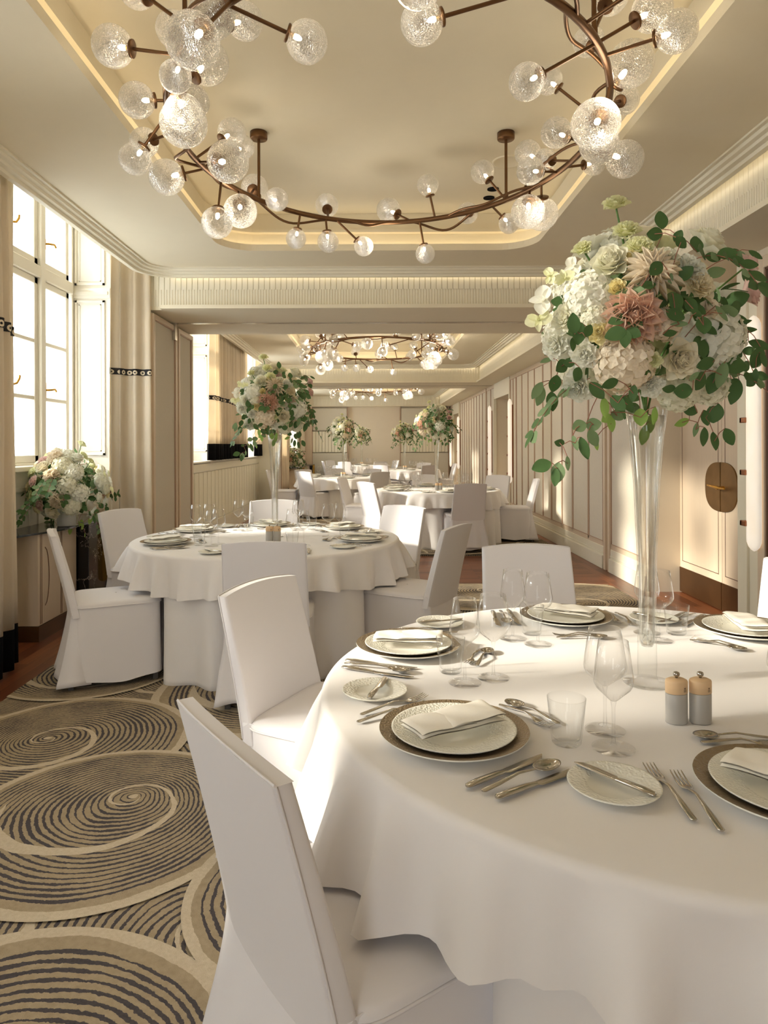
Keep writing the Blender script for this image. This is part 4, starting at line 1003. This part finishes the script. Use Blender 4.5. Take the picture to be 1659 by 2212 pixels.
def make_fork(L=.20, nm='table_fork'):
    t = thing(nm, 'f', 'fork')
    m = MB(); capgrid(m, blade([(0, .003, .003, .005, 0), (.004, .0065, .004, .005, 0), (L*.2, .0062, .004, .008, 0), (L*.5, .0034, .004, .013, 0), (L*.64, .004, .003, .008, 0), (L*.70, .010, .0022, .005, 0), (L*.76, .0125, .002, .004, 0)])); m.build('handle', M['steel'], t)
    b = MB()
    for k in range(4):
        x = (-1.5+k)*.0068
        capgrid(b, blade([(L*.745, .0024, .002, .004, x), (L*.85, .0019, .0018, .004, x), (L*.97, .0015, .0016, .008, x), (L, .0006, .0008, .010, x)], 6))
    b.build('tines', M['steel'], t); return t
def make_napkin():
    t = thing('folded_napkin', 'n', 'napkin')
    def slab(x0, x1, y0, y1, z0, th, sag, nm, rr=.004, tilt=0):
        m = MB(); nx, ny = 18, 8; rows = []
        def P(u, v, top):
            x = x0+(x1-x0)*u; y = y0+(y1-y0)*v
            e = min(u, 1-u)*(x1-x0); ev = min(v, 1-v)*(y1-y0); k = min(1, (e+.0005)/rr)**.5*min(1, (ev+.0005)/rr)**.5
            z = z0+th/2+(th/2*k if top else -th/2*k)+sag*math.sin(PI*u)*.6+.0016*math.sin(u*9+v*5)+tilt*u
            return (x, y, z)
        for top in (True, False):
            m.grid([[P(i/nx, j/ny, top) for j in range(ny+1)] for i in range(nx+1)], flip=not top)
        return m.build(nm, M['napkin'], t, weld=True)
    slab(-.105, .105, -.045, .045, 0, .009, .004, 'lower_fold', .005)
    slab(-.105, .03, -.0455, .0455, .008, .009, .004, 'middle_fold', .005)
    slab(-.03, .105, -.046, .046, .010, .010, .003, 'upper_fold', .006, .004)
    return t
def make_mill():
    t = thing('pepper_mill', 'm', 'pepper mill')
    def oval(prof, mt, nm):
        m = MB(); m.lathe(prof, 36); o = m.build(nm, mt, t); 
        for v in o.data.vertices: v.co.y *= .72
        return o
    oval([(0, 0), (.0225, 0), (.0245, .002), (.0245, .066), (.0235, .067), (0, .067)], M['greymill'], 'body')
    oval([(0, .0675), (.0235, .0675), (.0248, .0685), (.0248, .094), (.0235, .097), (.016, .1005), (0, .101)], M['beech'], 'wooden_head')
    k = MB(); k.lathe([(0, .101), (.003, .101), (.003, .104), (.0065, .106), (.0078, .110), (.0065, .1135), (.004, .1145), (0, .1135)], 20); k.build('steel_knob', M['steel'], t)
    # small printed mark: a prancing figure over two lines of lettering
    q = MB(); yy = lambda x: -.0248*.72*math.sqrt(max(0, 1-(x/.0248)**2))-.0003
    def dash(x0, x1, z0, z1): q.add([(x0, yy(x0), z0), (x1, yy(x1), z0), (x1, yy(x1), z1), (x0, yy(x0), z1)], [(0, 1, 2, 3)], 0, False)
    for x0, x1, z0, z1 in ((.010, .0118, .0800, .0815), (.0122, .0136, .0798, .0830), (.0108, .0130, .0815, .0827), (.0100, .0110, .0826, .0840), (.0134, .0146, .0826, .0838), (.0140, .0148, .0800, .0815)): dash(x0, x1, z0, z1)
    for k_ in range(6):
        dash(.0095+k_*.0011, .0102+k_*.0011, .0765, .0785); dash(.0095+k_*.0011, .0102+k_*.0011, .0738, .0756)
    q.build('printed_mark', M['ink'], t, fix=False)
    return t
def make_vase():
    t = thing('trumpet_vase', 'v', 'vase')
    m = MB(); m.lathe([(.0235, .02), (.0245, .05), (.0235, .12), (.0225, .20), (.025, .34), (.033, .52), (.0445, .66), (.054, .732), (.0525, .732)], 40); m.build('outer_wall', M['vase'], t)
    m = MB(); m.lathe([(0, .095), (.014, .098), (.0195, .11), (.0195, .20), (.0215, .34), (.029, .52), (.041, .66), (.051, .730)], 40); m.build('inner_wall', M['vase'], t)
    m = MB(); m.lathe([(0, 0), (.060, 0), (.0615, .002), (.060, .004), (.030, .006), (.026, .012), (.0235, .02)], 48); m.build('foot', M['glassfoot'], t)
    m = MB(); m.lathe([(0, .099), (.013, .101), (.0185, .112), (.0185, .20), (.0205, .34), (.028, .52), (.0385, .64), (.046, .705), (0, .705)], 28); m.build('water', M['water'], t)
    return t
charger = make_charger(); dplate = make_plate(.133, .078, 'platerim', 'dinner_plate', 'plate'); bplate = make_plate(.082, .048, 'breadrim', 'bread_plate', 'plate', .015)
wineA = make_wine(.0460, .225, .128, .034); wineB = make_wine(.0405, .223, .126, .030); tumb = make_tumbler()
knife = make_knife(.215); bknife = make_knife(.165, 'butter_knife'); spoon = make_spoon(.20); fork = make_fork(.20)
dspoon = make_spoon(.165, 'dessert_spoon'); dfork = make_fork(.165, 'dessert_fork'); nap = make_napkin(); mill = make_mill(); vase = make_vase()
for o, c in ((bknife, 'butter knife'), (dspoon, 'spoon'), (dfork, 'fork')): o['category'] = c

def place(ti, c, f, where, level, rz_n=.35, flat=None, skip=(), glasses=None):
    """one cover: c = charger centre, f = direction the diner faces"""
    f = Vector(f).normalized(); r = Vector((f.y, -f.x)); c = Vector(c); T = TN[ti]; az = math.atan2(r.y, r.x)
    g = lambda s: '%s of the %s' % (s, T)
    def P(a, b, z=0): q = c+r*a+f*b; return (q.x, q.y, ZTOP+z+.0012)
    L = lambda s: '%s at the %s of the %s' % (s, where, T)
    put(charger, P(0, 0), 0, L('taupe textured charger plate'), g('charger plates'))
    put(dplate, P(0, .0, .0225 if False else .006), az, L('white pebbled-rim dinner plate on the charger'), g('dinner plates'))
    bpy_last = None
    put(nap, P(0, 0, .0285), az+rz_n, L('folded white napkin on the dinner plate'), g('napkins'))
    gl = glasses or [(0, .163, .298), (1, .23, .236)]
    for kind, a, b in gl:
        put((wineA, wineB)[kind], P(a, b), .3, L(('wide-bowled', 'narrower')[kind]+' stemmed wine glass'), g('wine glasses'))
    if level < 3: put(tumb, P(.157, .177), 0, L('clear tapered water tumbler'), g('water tumblers'))
    if level < 2:
        put(bplate, P(-.31, .01), az, L('small white bread plate'), g('bread plates'))
        put(bknife, P(-.31+.055, .01-.055, .0125), az+R_(40), L('small butter knife resting on the bread plate'), g('butter knives'))
        put(fork, P(-.180, -.13), az-.02, L('dinner fork, inner one,'), g('forks')); put(fork, P(-.211, -.10), az+.03, L('dinner fork, outer one,'), g('forks'))
        put(knife, P(.183, -.13), az+.04, L('table knife, inner one,'), g('knives')); put(knife, P(.243, -.115), az-.04, L('table knife, outer one,'), g('knives'))
        put(spoon, P(.213, -.12, .002), az-.03, L('soup spoon between the knives'), g('spoons'))
        if 'dessert' not in skip:
            put(dspoon, P(.09, .235), az+R_(90), L('dessert spoon above the charger'), g('dessert spoons')); put(dfork, P(-.07, .208), az-R_(90), L('dessert fork above the charger'), g('dessert forks'))
# nearest table: five covers in view
C0 = Vector(TBL[0])
place(0, (.170, 1.483), (.82, .57), 'front-left place', 0, R_(82))
place(0, (.105, 2.125), (.93, -.37), 'rear-left place', 0, R_(105))
place(0, (.685, 2.47), (-.02, -1), 'far-side place', 0, R_(145))
place(0, (1.24, 2.30), (-.72, -.69), 'rear-right place', 0, R_(125))
place(0, (.745, 1.235), (.04, 1), 'front-right place', 0, R_(-42))
WH = {207: 'front-left place', 150: 'rear-left place', 97: 'far-side place', 43: 'rear-right place', -18: 'right-hand place', -82: 'near-side place'}
for ti, lv in ((1, 0), (2, 1), (3, 2), (4, 3), (5, 3)):
    tx, ty = TBL[ti]
    for an, wh in WH.items():
        a = R_(an); place(ti, (tx+.68*math.cos(a), ty+.68*math.sin(a)), (-math.cos(a), -math.sin(a)), wh, lv, random.uniform(1.3, 2.3))
# vases and mills
VO = [(.72, 1.82), (-.685, 4.78), (.90, 9.88), (-.605, 13.85), (.80, 18.0), (-.375, 21.75)]
for i, (x, y) in enumerate(VO):
    put(vase, (x, y, ZTOP+.001), 0, 'tall clear trumpet vase standing at the centre of the %s' % TN[i], 'tall vases')
    for s in (0, 1):
        dx = ((.0, .0) if i else (0, 0))[0]
        mx = [(.683, .737), (-.686, -.636), (.88, .93), (-.625, -.575), (.78, .83), (-.40, -.35)][i][s]
        put(mill, (mx, [1.56, 4.53, 9.6, 13.57, 17.75, 21.5][i], ZTOP+.001), 0, 'grey and wood mill, %s one of the pair on the %s' % (('left', 'right')[s], TN[i]), 'pepper and salt mills')

# ================================================================== FLOWERS
def petal(mb, M_, L, W, cup, curl, ruf=0, tipw=.6, nx=4, ny=5, ph=0, point=0):
    """petal growing from the origin along +x, cupped towards +z, placed by matrix M_"""
    rows = []
    for i in range(ny+1):
        u = i/ny; wd = W*(math.sin(PI*min(.98, .12+u*.80))**.8)*(1-point*u*u) if not point else W*math.sin(PI*(.10+.88*u))**.9
        row = []
        for j in range(nx+1):
            v = -1+2*j/nx
            x = L*u*(1-.05*abs(v)*u); y = wd*v
            z = cup*L*(v*v*.55*math.sin(PI*u*.8+.3)+u*u*curl)+ruf*L*u*math.sin(v*5+ph+u*3)
            row.append(M_ @ Vector((x, y, z)))
        rows.append(row)
    mb.grid(rows)
def flower_mesh(kind, seed):
    rnd = random.Random(seed); mb = MB(); Z = Matrix.Rotation
    def pl(az, tilt, rad, zz): return Matrix.Translation((0, 0, zz)) @ Z(az, 4, 'Z') @ Matrix.Translation((rad, 0, 0)) @ Z(-tilt, 4, 'Y')
    if kind == 'rose':
        n = 38
        for i in range(n):
            u = i/(n-1); az = i*2.399+rnd.uniform(-.1, .1)
            petal(mb, pl(az, R_(86-52*u**1.5), .04+.24*u, .32-.60*u), .5+.42*u, .24+.32*u, .75, -.30*u+.1, .02, ph=rnd.random()*6)
        mb.ball((0, 0, -.25), .42, 12, 8, sc=(1, 1, .7))
    elif kind == 'lisianthus':
        n = 28
        for i in range(n):
            u = i/(n-1); az = i*2.399
            petal(mb, pl(az, R_(80-54*u), .05+.14*u, .12-.42*u), .55+.45*u, .26+.30*u, .5, -.22*u, .10, nx=7, ny=5, ph=rnd.random()*6)
        mb.ball((0, 0, .05), .13, 8, 6)
    elif kind == 'dahlia':
        for ring_, (n, L, W, tilt, zz) in enumerate(((6, .35, .10, 80, .30), (8, .5, .13, 66, .24), (11, .66, .16, 50, .16), (13, .8, .18, 34, .05), (15, .92, .20, 16, -.08), (15, .95, .20, -4, -.2), (13, .85, .2, -26, -.32))):
            for k in range(n): petal(mb, pl(2*PI*(k+.5*(ring_ % 2))/n+rnd.uniform(-.12, .12), R_(tilt+rnd.uniform(-7, 7)), .06, zz), L*rnd.uniform(.85, 1.05), W*1.35, .9, rnd.uniform(.05, .35), .03, point=1, nx=4, ph=rnd.random()*6)
    elif kind == 'spiky':
        for ring_, (n, L, W, tilt, zz) in enumerate(((8, .3, .05, 75, .12), (12, .6, .08, 52, .10), (15, .85, .095, 30, .05), (17, 1.0, .10, 12, 0), (16, 1.05, .10, -6, -.06))):
            for k in range(n): petal(mb, pl(2*PI*(k+.5*(ring_ % 2))/n+rnd.uniform(-.1, .1), R_(tilt+rnd.uniform(-8, 8)), .04, zz), L*rnd.uniform(.8, 1.1), W, .8, .1, 0, point=1, nx=2)
    elif kind == 'hydrangea':
        n = 74; mb.ball((0, 0, -.12), .72, 14, 10)
        for i in range(n):
            zc = 1-1.55*(i+.5)/n; az = i*2.399; rr = math.sqrt(max(0, 1-zc*zc)); nrm = Vector((rr*math.cos(az), rr*math.sin(az), zc)); c = nrm*rnd.uniform(.80, .92)+Vector((0, 0, -.1))
            Q = Matrix.Translation(c) @ nrm.to_track_quat('Z', 'Y').to_matrix().to_4x4() @ Z(rnd.uniform(0, 6), 4, 'Z') @ Z(rnd.uniform(-.3, .3), 4, 'X')
            for k in range(4): petal(mb, Q @ Z(k*PI/2, 4, 'Z') @ Z(rnd.uniform(-.35, .1), 4, 'Y'), .21, .125, .5, -.15, .05, nx=2, ny=3, ph=rnd.random()*6)
    elif kind == 'orchid':
        for k, (a, L, W) in enumerate(((90, 1, .28), (210, .95, .26), (330, .95, .26), (5, 1.05, .55), (175, 1.05, .55))): petal(mb, Z(R_(a), 4, 'Z') @ Z(-.15, 4, 'Y'), L, W, .3, -.15, .02, nx=4, ny=5)
        petal(mb, Z(R_(270), 4, 'Z') @ Z(-.9, 4, 'Y'), .5, .2, .9, .3, 0); mb.ball((0, 0, .12), .1, 8, 6)
    return mb
FK = {}
def fmesh(kind, col, seed):
    k = (kind, col, seed)
    if k not in FK: FK[k] = flower_mesh(kind, seed*7+hash_(kind)).mesh(kind, PET[col])
    return FK[k]
def hash_(s): return sum(ord(c)*(i+1) for i, c in enumerate(s)) % 97
def leaf(mb, base_, dirv, nrm, L, wr, mi):
    dirv = dirv.normalized(); side = dirv.cross(nrm).normalized(); nrm = side.cross(dirv); W = L*wr*.5; rows = []
    for i in range(9):
        u = i/8; wd = W*math.sin(PI*(.02+.96*u**.92))**.75; row = []
        for v in (-1, -.5, 0, .5, 1): row.append(base_+dirv*L*u+side*wd*v+nrm*(abs(v)*.10*W-.12*L*(u-.5)**2))
        rows.append(row)
    mb.grid(rows, mi=mi)
SPM = []
rnd = random.Random(21)
def build_sprigs():
    out = []
    for (root, ls) in SPRIGS:
        mb = MB(); r0 = Vector(root); ls2 = sorted(ls, key=lambda l: (Vector(l[:3])-r0).length); prev = r0
        for (x, y, z, L, an, wr, sh) in ls2:
            c = Vector((x, y, z)); d = Vector((math.cos(R_(an)), rnd.uniform(-.35, .35), math.sin(R_(an)))).normalized()
            n = Vector((rnd.uniform(-.5, .5), -1, rnd.uniform(-.5, .4))).normalized(); b = c-d*L*.5
            leaf(mb, b, d, n, L, max(wr, .3), sh)
            k = b if (b-prev).length < .12 else None
            near = min([r0]+[Vector(q[:3]) for q in ls2 if q[:3] != (x, y, z) and (Vector(q[:3])-r0).length < (c-r0).length], key=lambda p: (p-b).length)
            mid = (near+b)/2+Vector((0, 0, .006)); mb.tube([near, mid, b], .0011, 5, mi=3)
        out.append(mb.mesh('eucalyptus_sprig', LEAF+[M['twig']]))
    # generic trailing and tucked sprigs for the far side
    for k in range(6):
        mb = MB(); P = [Vector((0, 0, 0))]; d = Vector((1, 0, .3 if k < 3 else -.2))
        for i in range(6): d = (d+Vector((0, 0, -.22))).normalized(); P.append(P[-1]+d*.036)
        mb.tube(P, .0012, 5, mi=3)
        for i, p in enumerate(P[1:]):
            for s in (-1, 1):
                dd = (P[i+1]-P[i]).normalized()*.5+Vector((0, s, rnd.uniform(-.4, .3))); leaf(mb, p, dd, Vector((1, 0, .4)), rnd.uniform(.034, .05), rnd.uniform(.55, .85), rnd.choice([0, 0, 0, 1, 1]))
        leaf(mb, P[-1], d, Vector((.5, 0, 1)), .045, .6, 0)
        out.append(mb.mesh('eucalyptus_sprig', LEAF+[M['twig']]))
    return out
SPM = build_sprigs()
# tucked foliage mass close to the centre
def tuck_mesh():
    mb = MB(); r2 = random.Random(2)
    for i in range(150):
        zc = r2.uniform(-.75, .8); a = r2.uniform(0, 2*PI); rr = math.sqrt(1-zc*zc); n = Vector((rr*math.cos(a), rr*math.sin(a), zc)); p = n*r2.uniform(.15, .205)
        p.z = p.z*.85-.01
        leaf(mb, p, (n+Vector((r2.uniform(-1, 1), r2.uniform(-1, 1), r2.uniform(-1, .4)))).normalized(), n, r2.uniform(.04, .06), r2.uniform(.6, .85), r2.choice([0, 0, 0, 1]))
    for i in range(14):
        a = r2.uniform(0, 2*PI); mb.tube([(0, 0, -.26), (.03*math.cos(a), .03*math.sin(a), -.12), (.16*math.cos(a), .16*math.sin(a), r2.uniform(-.05, .15))], .0025, 5, mi=3)
    return mb.mesh('tucked_foliage', LEAF+[M['stem']])
TUCK = tuck_mesh()
STEMS = [i for i, h in enumerate(HEADS) if h[1] in ('lemon',) and h[0] == 'lisianthus'][:4]+[i for i, h in enumerate(HEADS) if h[1] == 'pink'][:2]
def make_bouquet(lod):
    t = thing('flower_arrangement', 'b', 'flowers')
    link('foliage', TUCK, t)
    for i, (k, c, x, y, z, r) in enumerate(HEADS):
        if k == 'orchid' and lod: pass
        o = link(LABN[k]+('_flower' if k == 'hydrangea' else ''), fmesh(k, c, i % 3), t); p = Vector((x, y, z)); o.location = p
        n = (p*1.0+Vector((0, 0, .05))).normalized()
        if y < 0 and k != 'orchid': n = (n+Vector((0, -.55, 0))).normalized()
        if k == 'orchid': n = Vector((-.4, -.8, .2)).normalized()
        o.rotation_euler = (n.to_track_quat('Z', 'Y') @ Euler((0, 0, i*1.7)).to_quaternion()).to_euler()
        o.scale = (r*(1.06 if k not in ('dahlia',) else 1.0),)*3
        if k == 'hydrangea': o.location = p-n*r*.35
        if i in STEMS:
            mb = MB(); mb.tube([p*.98, p*.6+Vector((0, 0, -.03)), p*.25], [.0025, .0028, .003], 6); mb.build('stem', M['stem'], t)
    for j, me in enumerate(SPM[:len(SPRIGS)]): link('eucalyptus_sprig', me, t)
    for j in range(14):
        o = link('eucalyptus_sprig', SPM[len(SPRIGS)+j % 6], t); a = R_(10+j*180/13) if j < 10 else R_(190+(j-10)*50); zz = random.uniform(-.16, .12); o.location = (.16*math.cos(a), .16*math.sin(a), zz); o.rotation_euler = (0, random.uniform(-.2, .5), a)
    return t
bq = make_bouquet(0)
ZB = 1.722
BL = [((.72, 1.82, ZB), 0, 1, 'large nearest arrangement with a coral dahlia atop the tall vase on the nearest table'),
 ((-.685, 4.78, ZB-.01), .45, .98, 'white and blush flower arrangement atop the tall vase on the second table'),
 ((.90, 9.88, ZB), -.7, 1, 'round flower arrangement atop the tall vase on the third table, by the right wall'),
 ((-.605, 13.85, ZB), .9, 1, 'flower arrangement atop the tall vase on the fourth table'),
 ((.80, 18.0, ZB), -.35, 1, 'flower arrangement atop the vase on the fifth table, left of the third table arrangement'),
 ((-.375, 21.75, ZB), .3, 1, 'small distant flower arrangement atop the vase on the farthest table'),
 ((-2.36, 5.3, 1.085), 2.7, 1.12, 'low white and cream flower arrangement on the console by the near window'),
 ((-2.2, 19.0, 1.05), .2, 1.1, 'low distant flower arrangement on the pale console in the farthest bay')]
for p, rz, s, lab in BL: put(bq, p, rz, lab, 'flower arrangements', s)
for (x, y, z, lab) in ((-2.36, 5.3, .78, 'short grey ceramic pot holding the low arrangement on the near console'), (-2.2, 19.0, .78, 'short grey ceramic pot holding the low arrangement on the far console')):
    m = MB(); m.lathe([(0, 0), (.062, 0), (.068, .006), (.07, .13), (.065, .13), (.063, .02), (0, .018)], 32); o = m.build('flower_pot', M['ceramic']); o.location = (x, y, z); tag(o, lab, 'pot')
